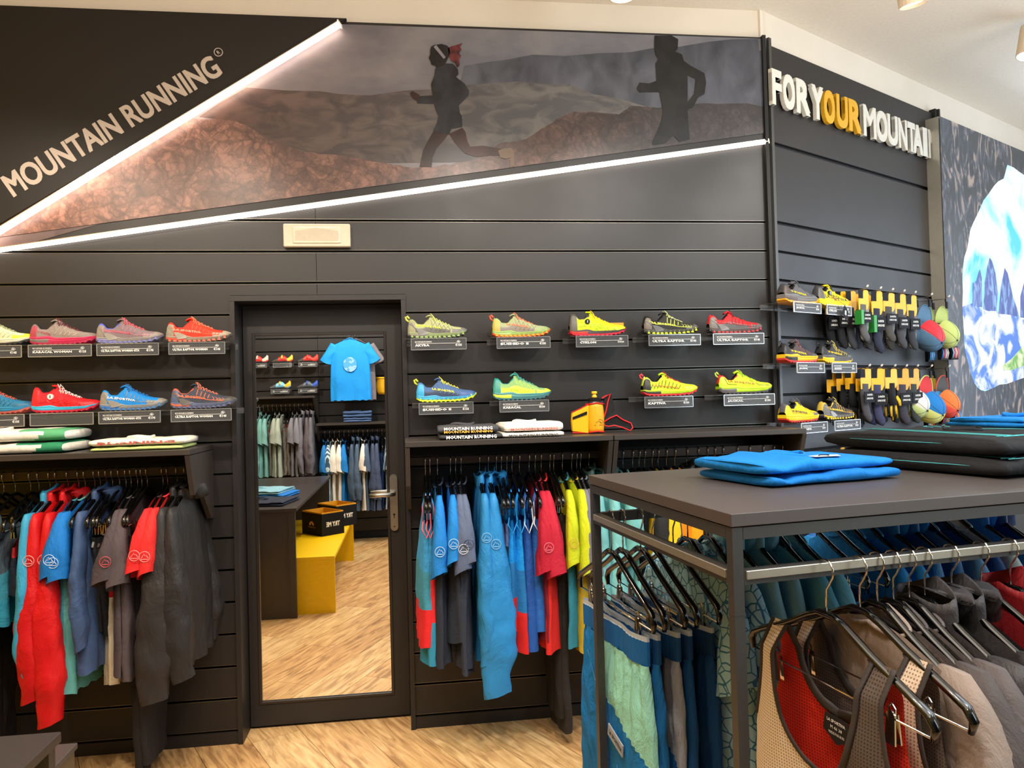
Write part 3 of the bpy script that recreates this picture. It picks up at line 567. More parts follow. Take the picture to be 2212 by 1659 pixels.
# =============== SHOES
def lerpt(T,x):
    for (a,va),(b,vb) in zip(T,T[1:]):
        if x<=b: 
            q=(x-a)/(b-a) if b>a else 0; q=q*q*(3-2*q); return va+(vb-va)*q
    return T[-1][1]
WT=[(0,.022),(.03,.03),(.12,.036),(.3,.034),(.45,.036),(.65,.046),(.8,.047),(.92,.036),(.98,.018),(1,.006)]
def make_shoe(label,loc,rz,c,group=None,L=.292,flip=1,name='running_shoe'):
    """c: sole, mid, up, toe, heel, collar, lace, logo, web + options"""
    t=thing(name,label,'shoe',loc,rz,group); g=c.get; hi=g('high',0); thick=g('thick',0)
    BOT=[(0,.012),(.06,.003),(.2,.0),(.6,.0),(.8,.004),(.93,.016),(1,.030)]
    MID=[(0,.034+thick),(.1,.030+thick*1.2),(.3,.034+thick*1.2 if not g('wave') else .044),(.42,.026+thick),(.6,.026+thick),(.8,.027+thick*.8),(.93,.034+thick*.5),(1,.042)]
    k=g('tall',1.)
    TOP=[(0,.055*k),(.015,.088*k+hi),(.06,.102*k+hi),(.1,.098*k+hi),(.17,(.078+hi*.9)*k),(.25,(.077+hi)*k),(.32,(.094+hi*.8)*k),(.37,.108*k+hi*.3),(.41,.106*k),(.5,.090*k),(.6,.075*k),(.7,.064*k),(.8,.058),(.9,.055),(.96,.05),(1,.040)]
    n=40; K=18
    def sy(x,z):      # half width of the upper at x (0..1) and height z
        m=lerpt(MID,x)-.004; h=lerpt(TOP,x); s=max(0,min(1,(z-m)/max(h-m,1e-4))); s=s**(1/.75); w=lerpt(WT,x)
        nar=1-.35*min(1,max(0,(z-.05)/.06)) if x<.62 else 1
        return w*(max(0,1-s*s))**.36*nar
    def X(x): return (x-.5)*L
    # outsole with lugs
    mb=MB(); rings=[]
    for i in range(n+1):
        x=i/n; w=lerpt(WT,x)*1.06; b=lerpt(BOT,x); tt=.010
        if i%3==1 and .04<x<.97: b2=b-.0045
        else: b2=b+.0005
        b2=max(b2,-.0001) if False else b2+.0045
        rings.append([(X(x),-w,b2),(X(x),-w*1.02,b+tt+.0045),(X(x),w*1.02,b+tt+.0045),(X(x),w,b2)])
    obj('outsole',mb.loft(rings),plain(c['sole'],.6),t)
    if g('lugs'):
        mb=MB()
        for i in range(3,n-2,3):
            x=i/n; w=lerpt(WT,x)*1.07; b=lerpt(BOT,x)+.0045; mb.prism([(X(x)-.008,-w-.001,b+.001),(X(x)-.002,-w-.001,b+.017),(X(x)+.004,-w-.001,b+.015),(X(x)+.008,-w-.001,b+.0)],(0,.012,0))
        obj('tread_lugs',mb,plain(g('lugs'),.6),t)
    mb=MB(); rings=[]
    for i in range(n+1):
        x=i/n; w=lerpt(WT,x)*1.08; b=lerpt(BOT,x)+.012; m=lerpt(MID,x)
        rings.append([(X(x),s*w*q,zz) for s,q,zz in ((-1,1.0,b),(-1,1.06,b+(m-b)*.35),(-1,1.0,b+(m-b)*.55),(-1,1.05,b+(m-b)*.75),(-1,.97,m),(1,.97,m),(1,1.05,b+(m-b)*.7),(1,1.06,b+(m-b)*.35),(1,1.0,b))])
    obj('midsole',mb.loft(rings,mf=(lambda i,j: 1 if (i<n*.3 and j<2) else 0)),[plain(c['mid'],.55),plain(g('mid2',c['mid']),.55)],t,smooth=False)
    # upper
    mb=MB(); rings=[]
    for i in range(n+1):
        x=i/n; m=lerpt(MID,x)-.004; h=lerpt(TOP,x); w=lerpt(WT,x); ring=[]
        for k_ in range(K+1):
            a=PI*k_/K; s=math.sin(a); z=m+(h-m)*(s**.75)
            y=-math.cos(a); y=(abs(y)**.72)*(1 if y>0 else -1)*w
            if x<.62: y*=1-.35*min(1,max(0,(z-.05)/.06))
            if .05<x<.34 and s>.86: z=h-.045*min(1,(s-.86)/.05)*min(1,(x-.05)/.03,(.34-x)/.03)
            ring.append((X(x),y,z))
        rings.append(ring)
    def mfn(i,j):
        x=(i+.5)/n; s=math.sin(PI*(j+.5)/K)
        if .05<x<.34 and s>.9: return 4
        if x<.34 and s>.78: return 3
        if x>.87 or (x>.72 and s<.45): return 1
        if x<.12: return 2
        if x<.7 and s<.42 and g('lowband'): return 5
        return 0
    up=cloth(c['up'],.65,.3,20)
    obj('upper',mb.loft(rings,0,(0,0),closed=False,mf=mfn),[up,plain(g('toe',c['up']),.5),plain(g('heel',c['up']),.5),cloth(g('collar',c['up']),.7,.2),m_dark,plain(g('lowband',c['up']),.5)],t,smooth=True)
    # tongue
    mb=MB(); rings=[]
    for i in range(6):
        q=i/5; x=.32+.14*q; zc=lerpt(TOP,x)+.012*(1-q)-.002
        rings.append([(X(x)-.006*(1-q),(.017-.002*q)*math.cos(a),zc+.005*math.sin(a)) for a in [2*PI*k/8 for k in range(8)]])
    obj('tongue',mb.loft(rings),cloth(g('tongue',c['up']),.7,.2),t,smooth=True)
    # laces
    mb=MB()
    for i in range(6):
        x=.41+.05*i; z=lerpt(TOP,x)+.001; x2=x+.035; z2=lerpt(TOP,x2)+.002
        for s in (-1,1): mb.tube([(X(x),s*.019,z-.012),(X(x)+.002,s*.012,z-.001),(X((x+x2)/2),0,(z+z2)/2+.004),(X(x2),-s*.012,z2-.001),(X(x2),-s*.018,z2-.011)],.0021,5)
    for s in (-1,1): mb.tube([(X(.40),0,lerpt(TOP,.40)+.005),(X(.38),s*.012,lerpt(TOP,.38)+.014),(X(.42),s*.02,lerpt(TOP,.42)+.004),(X(.44),s*.024,lerpt(TOP,.44)-.016)],.0019,5)
    obj('laces',mb,plain(c['lace'],.6),t,smooth=True)
    if g('loop'):
        obj('heel_loop',MB().tube([(X(.02),0,.085*k+hi),(X(-.02),0,.095*k+hi),(X(-.035),0,.108*k+hi),(X(-.005),0,.112*k+hi),(X(.03),0,.1*k+hi)],.0045,6,flat=.5),plain(g('loop'),.6),t,smooth=True)
    # trims mapped on to the side facing out
    def S(x,z,o=.0012): return Vector((X(x),-(sy(x,z)+o)*flip,z))
    def line(mb,pts,w=.0016):
        P=[]
        for (a,b) in zip(pts,pts[1:]):
            for q in (0,.34,.67): P.append(S(a[0]+(b[0]-a[0])*q,a[1]+(b[1]-a[1])*q,.0005))
        P.append(S(*pts[-1],.0005)); mb.tube(P,w,4,flat=.5)
    mb=MB()
    st=g('style','web')
    def zr(x,f): m=lerpt(MID,x); return m+(lerpt(TOP,x)-m)*f
    if st=='web':
        for i in range(5):
            x=.38+.07*i; line(mb,[(x,zr(x,.78)),(x+.035,zr(x+.035,.4)),(x+.07,zr(x+.07,.76))]); line(mb,[(x+.035,zr(x+.035,.4)),(x+.0,zr(x,.15))])
    if st=='raptor':
        line(mb,[(.06,zr(.06,.62)),(.2,zr(.2,.48)),(.4,zr(.4,.32)),(.6,zr(.6,.28)),(.82,zr(.82,.22))],.0018)
        for i in range(4): x=.66+.05*i; line(mb,[(x,zr(x,.26)),(x+.02,zr(x+.02,.5)),(x-.01,zr(x,.68))],.0015)
        for i in range(4): x=.4+.06*i; line(mb,[(x,zr(x,.4)),(x+.02,zr(x+.02,.8))],.0022)
    if st=='stripes':
        for i in range(9): x=.12+.06*i; line(mb,[(x,zr(x,.15)),(x+.05,zr(x+.05,.65))],.0015)
    if st=='plain': line(mb,[(.1,zr(.1,.7)),(.14,zr(.14,.25)),(.3,zr(.3,.1))],.0015); line(mb,[(.55,zr(.55,.75)),(.7,zr(.7,.35)),(.9,zr(.9,.3))],.0012)
    if mb.v: obj('overlay_trim',mb,plain(g('web',c['logo']),.5),t,smooth=True)
    if g('cup'):   # moulded heel cradle
        P=[(.0,.018),(.02,zr(.02,.75)),(.07,zr(.07,.66)),(.13,zr(.13,.3)),(.2,zr(.2,.36)),(.3,zr(.3,.05)),(.34,.022),(.2,.016)]
        mb=MB(); poly=[S(x,z,.0035) if z>lerpt(MID,x) else Vector((X(x),-(lerpt(WT,x)*1.15+.001)*flip,z)) for x,z in P]
        mb.prism(poly,(0,.003*flip,0)); obj('heel_cradle',mb,plain(g('cup'),.35),t)
    if g('dial'):
        q=S(.3,.072,.0); obj('lacing_dial',MB().tube([q,q+Vector((0,-.009*flip,0))],.0125,14),plain(g('dial'),.3),t)
        q2=q+Vector((0,-.0095*flip,0)); obj('dial_mark',MB().box(q2-Vector((.0015,.001,.006)),q2+Vector((.0015,.001,.006))),m_wtxt if g('dial')[1]<'8' else m_ink,t)
    # lettering
    def fnp(q):
        x=q.x/L+.5; return Vector((q.x,-(sy(min(.97,max(.03,x)),q.z)+.0022)*flip,q.z))
    mb=MB(); x0=g('lx',.13); xl=g('ll',.42)
    if st=='big':
        text(mb,'LA SPO',(X(.14),0,.045),(L*.42,0,-.004),(0,0,.021),0,.01,fnp); text(mb,'RTIVA',(X(.42),0,.026+thick),(L*.38,0,.0),(0,0,.016),0,.01,fnp)
    else:
        z0=g('lz',.058)*min(1,k+.0)
        if flip>0: text(mb,'LA SPORTIVA',(X(x0),0,z0),(L*xl,0,-.017),(0,0,.0105),0,.03,fnp)
    if mb.v: obj('lettering',mb,plain(c['logo'],.5),t,fix=False)
    return t
S1=dict(sole='#33312f',mid='#8a9a6a',mid2='#8d8680',up='#a3a878',toe='#6e6c66',heel='#8c8c6c',collar='#9aa070',lace='#c8d070',logo='#d9ee22',web='#6d6e5e',loop='#d0dc58',lugs='#93ac62',cup='#6f6d6a',lowband='#5c5a54',lz=.062)
S2=dict(sole='#ee5a1c',mid='#8fae62',mid2='#a8c07a',up='#9aa078',toe='#8a9c62',heel='#b0a24a',collar='#9bb36e',lace='#e08058',logo='#ef6a3c',web='#8c7f6c',loop='#ee5a3a',lugs='#f0a020',lowband='#7c7264',lx=.24,ll=.36,lz=.062)
S3=dict(sole='#c81f3a',mid='#55504c',mid2='#d84038',up='#d3ea1a',toe='#cfe61c',heel='#5a5650',collar='#4c4844',lace='#e8c030',logo='#a8c814',high=.018,style='big',dial='#15150f',thick=.0,web='#9cb810')
S4=dict(sole='#202020',mid='#4a4947',mid2='#585653',up='#262624',toe='#4e4d4a',heel='#6a6058',collar='#1c1c1c',lace='#c9d48a',logo='#dfe84a',web='#d3de50',style='raptor',lugs='#c8e018',cup='#55534f')
S5=dict(sole='#2f2c2b',mid='#55504e',mid2='#5c5552',up='#c81e24',toe='#5a5654',heel='#6a6460',collar='#d02228',lace='#3a3230',logo='#b03038',web='#7a2a2c',style='raptor',lugs='#c43036',cup='#6a6663',lowband='#4e4a48')
S6=dict(sole='#c9dc20',mid='#3f9fd0',mid2='#38b0e0',up='#46618c',toe='#3f5e96',heel='#2f9ccc',collar='#4d6ea6',lace='#e4e050',logo='#e6ea30',web='#5f86b8',loop='#c8dc30',lugs='#dce634',lowband='#2a3a58',lx=.26,ll=.36,lz=.06)
S7=dict(sole='#3f6f74',mid='#4f9090',mid2='#dff04a',up='#86b070',toe='#d8ee3a',heel='#3f9488',collar='#2f8f86',lace='#4c9a90',logo='#a9d030',web='#d8f04a',tongue='#3f9a90',thick=.006,tall=1.12,lowband='#e0f43c',ll=.3)
S8=dict(sole='#d8343a',mid='#b8dc28',mid2='#3a3836',up='#c4e62c',toe='#c8ea3a',heel='#2c2a28',collar='#d0ee50',lace='#a02830',logo='#c86a20',web='#2a3018',style='stripes',loop='#e04450',lx=.16,lz=.05,ll=.45)
S9=dict(sole='#4a4646',mid='#b4e21e',mid2='#6a6864',up='#bfe02c',toe='#c4e634',heel='#b6dc28',collar='#d03038',lace='#a8c832',logo='#b85a18',web='#1e1e1c',style='plain',loop='#b8cc50',thick=.007,lz=.062,ll=.46,lx=.16)
K1=dict(sole='#b02348',mid='#cc2c58',mid2='#7a706a',up='#8c8078',toe='#7c7068',heel='#a84050',collar='#7a6e68',lace='#6a2c30',logo='#a03c48',web='#c0b0a0',thick=.006,ll=.2)
K2=dict(sole='#6d6c82',mid='#8c867e',mid2='#8a86c0',up='#7c6c70',toe='#8c8078',heel='#8a8076',collar='#5a62c8',lace='#e0606c',logo='#c8485c',web='#b87890',style='raptor',lugs='#7478b8',cup='#8a847a')
K3=dict(sole='#4a443c',mid='#8a8272',mid2='#e0503c',up='#ee3420',toe='#9a8c78',heel='#8a8272',collar='#e83020',lace='#f08058',logo='#ff9880',web='#ff6040',style='raptor',lugs='#f06a50',cup='#8c8474')
K4=dict(sole='#c01838',mid='#38b4d8',mid2='#3cb8dc',up='#f02028',toe='#e81c24',heel='#e02026',collar='#f0242c',lace='#efe8e0',logo='#c0141c',style='big',dial='#f0ece4',high=.02,web='#a01018')
K5=dict(sole='#5c6878',mid='#8c8a84',mid2='#3a78c8',up='#1e86d8',toe='#8a8680',heel='#8c857c',collar='#1f90e4',lace='#2a70b0',logo='#e8ecee',web='#8a9098',style='raptor',lugs='#3f7ac0',cup='#8a867e')
K6=dict(sole='#4a4a50',mid='#5a6280',mid2='#e06a48',up='#3a404c',toe='#4a463e',heel='#4a5878',collar='#c0604c',lace='#d87860',logo='#ee7048',web='#e8704c',style='raptor',lugs='#56618a',cup='#605c58')
K7=dict(sole='#2c2c2a',mid='#dcd8c0',mid2='#cfe030',up='#d8d8b0',toe='#c8d82c',heel='#c8c8a0',collar='#c8c8a8',lace='#a8b088',logo='#b8c880',web='#b8b890',thick=.005,ll=.3)
K8=dict(sole='#c05a50',mid='#2c8cb8',mid2='#2c8cb8',up='#2f7ea8',toe='#26688e',heel='#2a6a90',collar='#2a6c98',lace='#e06a50',logo='#1f5a80',web='#1f5a80',thick=.005,ll=.3)
def on_wall(u0,u1,v,c,label,y=-.1,grp=None):
    a=Y(u0,v,y); b=Y(u1,v,y); L=b.x-a.x; row=1.868 if v<800 else 1.568
    return make_shoe(label,((a.x+b.x)/2,y,row+.002),0,c,grp,L=.285)
U1=', upper row right of door'; U2=', lower row right of door'
on_wall(880,1013,740,S1,'olive and grey running shoe nearest the door'+U1)
on_wall(1063,1190,738,S2,'olive green running shoe with bright orange sole and heel loop'+U1)
on_wall(1230,1352,736,S3,'neon yellow high-cut shoe with black dial and red sole'+U1)
on_wall(1388,1510,730,S4,'black running shoe with yellow laces and lettering'+U1)
on_wall(1528,1648,726,S5,'red and dark grey running shoe at the corner end'+U1)
on_wall(900,1030,875,S6,'blue running shoe with yellow sole and loop'+U2)
on_wall(1063,1193,868,S7,'lime yellow and teal running shoe'+U2)
on_wall(1382,1512,860,S8,'neon green running shoe with black stripes and red heel loop'+U2)
on_wall(1548,1669,855,S9,'neon green running shoe with dark heel and brown lettering'+U2)
U3=', upper row left of door'; U4=', lower row left of door'
on_wall(-62,68,752,K7,'cream and lime running shoe cut off by the left edge'+U3)
on_wall(72,213,753,K1,'brown-grey running shoe with crimson sole'+U3)
on_wall(218,350,749,K2,'purple-grey running shoe with blue collar'+U3)
on_wall(368,497,745,K3,'bright red running shoe with grey sole'+U3)
on_wall(-62,70,900,K8,'teal blue running shoe cut off by the left edge'+U4)
on_wall(75,217,900,K4,'red high-cut shoe with white dial and pale blue sole'+U4)
on_wall(226,358,893,K5,'bright blue running shoe with white lettering'+U4)
on_wall(378,507,889,K6,'dark navy and orange running shoe'+U4)
V1=dict(sole='#f0a818',mid='#6e6c6c',mid2='#5c504c',up='#55555a',toe='#606064',heel='#4e423e',collar='#3a3a3c',lace='#5a5a60',logo='#d8c81c',style='plain',web='#3a3a3a',thick=.012)
V2=dict(sole='#e8c410',mid='#efcf10',mid2='#efcf10',up='#e0c81c',toe='#d8bc18',heel='#5a5854',collar='#3a3a3c',lace='#2a2a2a',logo='#4a4410',style='big',high=.012,thick=.006,dial='#141414',web='#3a3a30')
V3=dict(sole='#d03030',mid='#e8b818',mid2='#2a2a28',up='#4a4444',toe='#4c4a4a',heel='#2c2c2e',collar='#26262a',lace='#9a5860',logo='#f0d020',style='web',web='#7a4a52',thick=.01,loop='#1c1c1e')
V4=dict(sole='#e8c014',mid='#5c5c5c',mid2='#e8c418',up='#3c3c3c',toe='#5a5a58',heel='#26262a',collar='#26262a',lace='#e0d070',logo='#f0d020',style='web',web='#c8b050',thick=.01,loop='#1c1c1e')
V5=dict(sole='#c02c20',mid='#f0cc10',mid2='#f0cc10',up='#e8c010',toe='#5c5c60',heel='#e8c414',collar='#58585e',lace='#6a6a70',logo='#3a3420',style='plain',web='#b09820',thick=.008,tongue='#505056')
V6=dict(sole='#1c1c1c',mid='#6c6a68',mid2='#e8c418',up='#3a3a3a',toe='#4a4a48',heel='#6c6a66',collar='#d8b848',lace='#e0c860',logo='#f0d020',style='raptor',web='#e8a828',lugs='#f0cc10',cup='#8a8884')
def on_right(u0,v,c,label,z,off=.1):
    s,_=Rs(u0,v,off); p=RW(s+.142,off,z); return make_shoe(label,p,math.atan2(RD.y,RD.x),c,None,L=.285)
RZ=(2.018,1.718,1.418)
RH=[]
for (u,v,c,z,l) in ((1688,668,V1,0,'dark grey running shoe with orange sole, next to the wall corner in the top row'),(1762,668,V2,0,'yellow and black high-cut running shoe, second from the corner in the top row'),(1688,790,V3,1,'dark running shoe with maroon laces and yellow wave, corner end, middle row'),(1769,790,V4,1,'black running shoe with yellow lettering, second from the corner in the middle row'),(1690,915,V5,2,'yellow running shoe with grey upper and red heel sole in the bottom row'),(1772,912,V6,2,'grey and yellow lugged running shoe, second from the corner in the bottom row')):
    on_right(u,v,c,l,RZ[z]+.001)
# =============== CLEAR SHELVES WITH PRICE LABELS
def holder(P,ex,nn,label,name,price,w=.26,h=.052,shelf=.17,blank=False,sx=0,small=1.):
    """P: top-left of the front flap; ex: along the wall; nn: out of the wall"""
    P,ex,nn=Vector(P),Vector(ex),Vector(nn); Zv=Vector((0,0,1))
    t=thing('price_holder',label,'price label',P,group=None)
    mb=MB().ob(ex*(w/2+sx)-nn*shelf/2+Zv*.0005,(ex,nn,Zv),(w/2,shelf/2,.0015)).ob(ex*(w/2+sx)-nn*(shelf-.001)-Zv*.012,(ex,nn,Zv),(w/2,.0015,.012))
    obj('shelf_plate',mb,m_gls,t)
    mb=MB().ob(ex*w/2-Zv*h/2+nn*.003,(ex,nn,Zv),(w/2,.0012,h/2)); obj('front_flap',mb,m_gls,t)
    mb=MB()
    for a,b,c,d in ((0,w,-h,-h),(0,w,0,0),(0,0,-h,0),(w,w,-h,0)):
        if a==b: mb.ob(ex*a+Zv*(c+d)/2+nn*.003,(ex,nn,Zv),(.0011,.003,h/2))
        else: mb.ob(ex*(a+b)/2+Zv*c+nn*.003,(ex,nn,Zv),(w/2,.003,.0012))
    obj('flap_edge',mb,plain('#cfd4d6',.12,.6),t)
    if not blank:
        mb=MB().ob(ex*w/2-Zv*h/2+nn*.0007,(ex,nn,Zv),(w/2-.004,.0007,h/2-.004)); o=obj('label_card',mb,m_ink,t)
        mb=MB(); q=nn*.0052
        text(mb,'MOUNTAIN RUNNING',ex*w*.07-Zv*h*.36+q,ex*w*.30,Zv*h*.13,0,.01)
        text(mb,name,ex*w*.07-Zv*h*.70+q,ex*w*min(.62,.052*len(name)),Zv*h*.2,0,.04)
        text(mb,price,ex*w*.80-Zv*h*.70+q,ex*w*.12,Zv*h*.2,0,.03)
        mb.ob(ex*w*.48-Zv*h*.44+q,(ex,nn,Zv),(w*.40,.0002,h*.012))
        obj('label_text',mb,m_wtxt,o,fix=False)
        mb=MB(); c0=ex*w*.86-Zv*h*.36+q; r=h*.16
        mb.tube([c0+ex*r*math.cos(a)+Zv*r*math.sin(a) for a in [PI*k/8 for k in range(9)]],.0006,4)
        mb.poly([c0-ex*r*.75,c0-ex*r*.1+Zv*r*.8,c0+ex*r*.1+Zv*r*.3,c0+ex*r*.25+Zv*r*.5,c0+ex*r*.8])
        obj('emblem',mb,m_wtxt,o,fix=False)
    return t
PH=[(888,741,1007,'AKYRA','€155'),(1073,738,1188,'BUSHIDO II','€155'),(1244,735,1356,'CYKLON','€199,90'),(1401,731,1512,'ULTRA RAPTOR','€145'),(1540,728,1649,'ULTRA RAPTOR','€145'),
 (905,876,1022,'BUSHIDO II','€155'),(1079,869,1185,'KARACAL','€130'),(1392,859,1496,'KAPTIVA','€150'),(1563,856,1672,'JACKAL','€150'),
 (-75,755,47,'TRAIL','€145'),(62,752,198,'KARACAL WOMAN','€125'),(210,750,343,'ULTRA RAPTOR WOMAN GTX','€175'),(365,747,486,'ULTRA RAPTOR WOMAN','€145'),
 (-75,901,53,'TRAIL','€155'),(66,899,202,'','-'),(214,896,347,'ULTRA RAPTOR WOMAN GTX','€175'),(370,892,500,'ULTRA RAPTOR WOMAN','€145')]
PLB=['olive shoe nearest the door','orange-soled shoe','yellow high-cut shoe','black shoe with yellow laces','red and grey shoe at the corner','blue shoe with yellow sole','lime and teal shoe','striped neon green shoe','plain neon green shoe','cream shoe at the left edge','crimson-soled shoe','purple-grey shoe','bright red shoe','teal shoe at the left edge','red high-cut shoe with white dial','bright blue shoe','navy and orange shoe']
for (u0,v,u1,n_,pr),lb_ in zip(PH,PLB):
    a=Y(u0,v,-.178); b=Y(u1,v,-.178); z=1.868 if v<800 else 1.568
    holder((a.x,-.178,z),(1,0,0),(0,-1,0),('blank ' if not n_ else '')+'clear price holder under the '+lb_,n_,pr,w=b.x-a.x,blank=not n_,sx=-.03 if u0>600 else .02)
RPH=[(1715,0,1773,'JACKAL'),(1786,0,1838,'CYKLON'),(1717,1,1776,'JACKAL'),(1793,1,1845,'AKASHA'),(1722,2,1778,'AKASHA'),(1794,2,1849,'ULTRA RAPTOR')]
RPL=['grey shoe with orange sole','yellow high-cut shoe beside the socks','maroon-laced shoe','black yellow-lettered shoe','yellow shoe with red heel','lugged grey and yellow shoe']
for (u0,r,u1,n_),lb_ in zip(RPH,RPL):
    s0,_=Rs(u0,700,.18); s1,_=Rs(u1,700,.18); holder(RW(s0,.18,RZ[r]),RD,RN,'clear price holder under the '+lb_,n_,'€150',w=s1-s0,h=.05,sx=-.03)
tag(obj('price_card',MB().box((0,0,0),(.075,.002,.05)),plain('#e0901c',.4),loc=Y(1316,719,-.06)),'small orange card standing behind the neon yellow high-cut shoe','card')
# =============== HANGERS AND GARMENTS (local +X = arm nearer the shopper, z=0 = top of the hook)
def make_hanger(label,loc,rz,bar=False,sc=1.,group=None):
    t=thing('coat_hanger',label,'hanger',loc,rz,group)
    hk=[(-.017,0,-.026),(-.019,0,-.012),(-.013,0,-.002),(0,0,.002),(.013,0,-.001),(.020,0,-.012),(.019,0,-.026),(.010,0,-.040),(.002,0,-.050),(0,0,-.062),(0,0,-.098)]
    obj('hook',MB().tube(hk,.0021,6),m_chrome,t,smooth=True)
    s=sc; arm=[(-.232*s,0,-.225),(-.238*s,0,-.205),(-.226*s,0,-.188),(-.19*s,0,-.172),(-.11*s,0,-.138),(-.05*s,0,-.108),(-.02,0,-.096),(.02,0,-.096),(.05*s,0,-.108),(.11*s,0,-.138),(.19*s,0,-.172),(.226*s,0,-.188),(.238*s,0,-.205),(.232*s,0,-.225)]
    obj('shoulder_arm',MB().tube(arm,[.006,.0085,.009,.0085,.008,.008,.009,.009,.008,.008,.0085,.009,.0085,.006],8,flat=.75,up=(0,1,0)),m_hang,t,smooth=True)
    if bar:
        obj('trouser_bar',MB().tube([(-.23*s,0,-.222),(.23*s,0,-.222)],.0019,6),m_chrome,t,smooth=True)
        for q in (-.15*s,.15*s):
            mb=MB().prism([(q-.011,-.007,-.262),(q+.011,-.007,-.262),(q+.009,-.004,-.214),(q,-.004,-.207),(q-.009,-.004,-.214)],(0,.003,0)).prism([(q-.011,.005,-.262),(q+.011,.005,-.262),(q+.009,.002,-.214),(q-.009,.002,-.214)],(0,.003,0))
            mb.tube([(q-.006,0,-.225),(q-.007,0,-.205),(q,0,-.198),(q+.007,0,-.205),(q+.006,0,-.225)],.0016,5); obj('clip',mb,m_chrome,t)
    return t
HG={}; LASTH=[None]
def hanger(label,loc,rz,bar=False,sc=1.):
    k=(bar,sc)
    if k not in HG: HG[k]=make_hanger(label,loc,rz,bar,sc); LASTH[0]=HG[k]; return HG[k]
    LASTH[0]=dup(HG[k],loc,rz,label); LASTH[0].scale=(1,1,1); return LASTH[0]
def shz(x,top=-.100): return top-.085*(min(abs(x),.24)/.2)**1.05
def g_body(mb,L,hw0,hw1,th0,th1,seed,mi=0,top=-.100,n=26,nv=16,xc=0.,fold=.012,hem=0.,neck=.0,mf=None):
    rings=[]
    for j in range(nv+1):
        v=j/nv; hw=hw0+(hw1-hw0)*min(1,v*1.4)**.7; th=th0+(th1-th0)*min(1,v*2)**.6; r=[]
        for k in range(2*n):
            a=2*PI*k/(2*n); c=math.cos(a); s=math.sin(a); x=xc+hw*(abs(c)**.8)*(1 if c>0 else -1)
            zt=shz(x,top)-(neck*max(0,1-(abs(x)/.075)**2) if s<0 else neck*.25*max(0,1-(abs(x)/.075)**2))
            zb=-L+hem*(x/hw)+.006*math.sin(7*x*12+seed)
            z=zt+(zb-zt)*v
            y=th*(abs(s)**.7)*(1 if s>0 else -1)+fold*v*math.sin(3.1*c*3+seed*1.7)+fold*.8*v*math.sin(6.3*c*2+seed)+.012*v*N(x*8,z*5,seed)+.004*N(x*25,z*20,seed+3)*min(1,v*5)
            r.append((x,y,z))
        rings.append(r)
    return mb.loft(rings,mi,(0,0),mf=mf)
def g_sleeve(mb,sg,L,w0,w1,seed,mi=0,cuff=None,drift=0.,nv=12,hx0=.034,hx1=.05,top=-.100,bulge=0.):
    rings=[]; n=16
    for j in range(nv+1):
        v=j/nv; x=sg*(.178+.052*min(1,v*2.2)**.8-(.02*v if L>.4 else 0)); z=shz(.19,top)+.012-(L)*v; z=z if v>0 else z+.008
        w=w0+(w1-w0)*min(1,v*1.25)**.75; hx=hx0+(hx1-hx0)*v
        if bulge: w=w0+(bulge-w0)*math.sin(min(1,v*1.25)*PI/2); 
        if cuff and v>.8: w=w+(cuff-w)*min(1,(v-.8)/.12); hx=hx*(1-.4*(v-.8)/.2)
        r=[]
        for k in range(n):
            a=2*PI*k/n; c,s=math.cos(a),math.sin(a); q=1+(.22*N(c*1.5+seed,s*1.5,v*(4 if L<.4 else 8))+.12*N(c*4+seed,s*4,v*14))*min(1,v*3)
            zz=z+(.018*c*v*sg if L<.4 else 0)+(.015*s*v)
            r.append((x+hx*q*(abs(c)**.8)*(1 if c>0 else -1),drift*v+w*q*(abs(s)**.85)*(1 if s>0 else -1)+.008*math.sin(v*9+seed)*(v if L>.4 else 0),zz))
        rings.append(r)
    rings[0]=[( p[0]*.97,p[1]*.6,p[2]) for p in rings[0]]
    return mb.loft(rings,mi,(1,0))
def emblem(mb,c,r,fr,lw=.0012):
    """ring with a mountain line; fr(a,b)->point on the cloth plane"""
    mb.tube([fr(c[0]+r*math.cos(a),c[1]+r*math.sin(a)) for a in [2*PI*k/20 for k in range(21)]],lw,4,cap=(0,0))
    mb.tube([fr(c[0]+x*r,c[1]+z*r) for x,z in ((-.7,-.35),(-.35,.1),(-.1,.55),(.1,.1),(.25,.3),(.7,-.3))],lw,4)
    mb.tube([fr(c[0]+x*r,c[1]-.5*r) for x in (-.65,.65)],lw,4)
def collar(t,m,top=-.100,w=.075,d=.022,stand=.0,zf=.03):
    P=[(w*math.cos(a),d*math.sin(a),shz(w*math.cos(a),top)+.004-(zf if math.sin(a)<0 else .004)*(abs(math.sin(a)))) for a in [2*PI*k/24 for k in range(25)]]
    if stand:
        mb=MB().loft([[ (p[0],p[1],p[2]-.006) for p in P[:-1]],[(p[0]*.98,p[1]*1.15,p[2]+stand*.6) for p in P[:-1]],[(p[0]*.9,p[1]*1.35,p[2]+stand) for p in P[:-1]],[(p[0]*.86,p[1]*1.2,p[2]+stand*.95) for p in P[:-1]],[(p[0]*.9,p[1]*.8,p[2]) for p in P[:-1]]],0,(0,0))
    else: mb=MB().tube(P,.0045,6,cap=(0,0))
    return obj('collar',mb,m,t,smooth=True)
GSEED=[0]
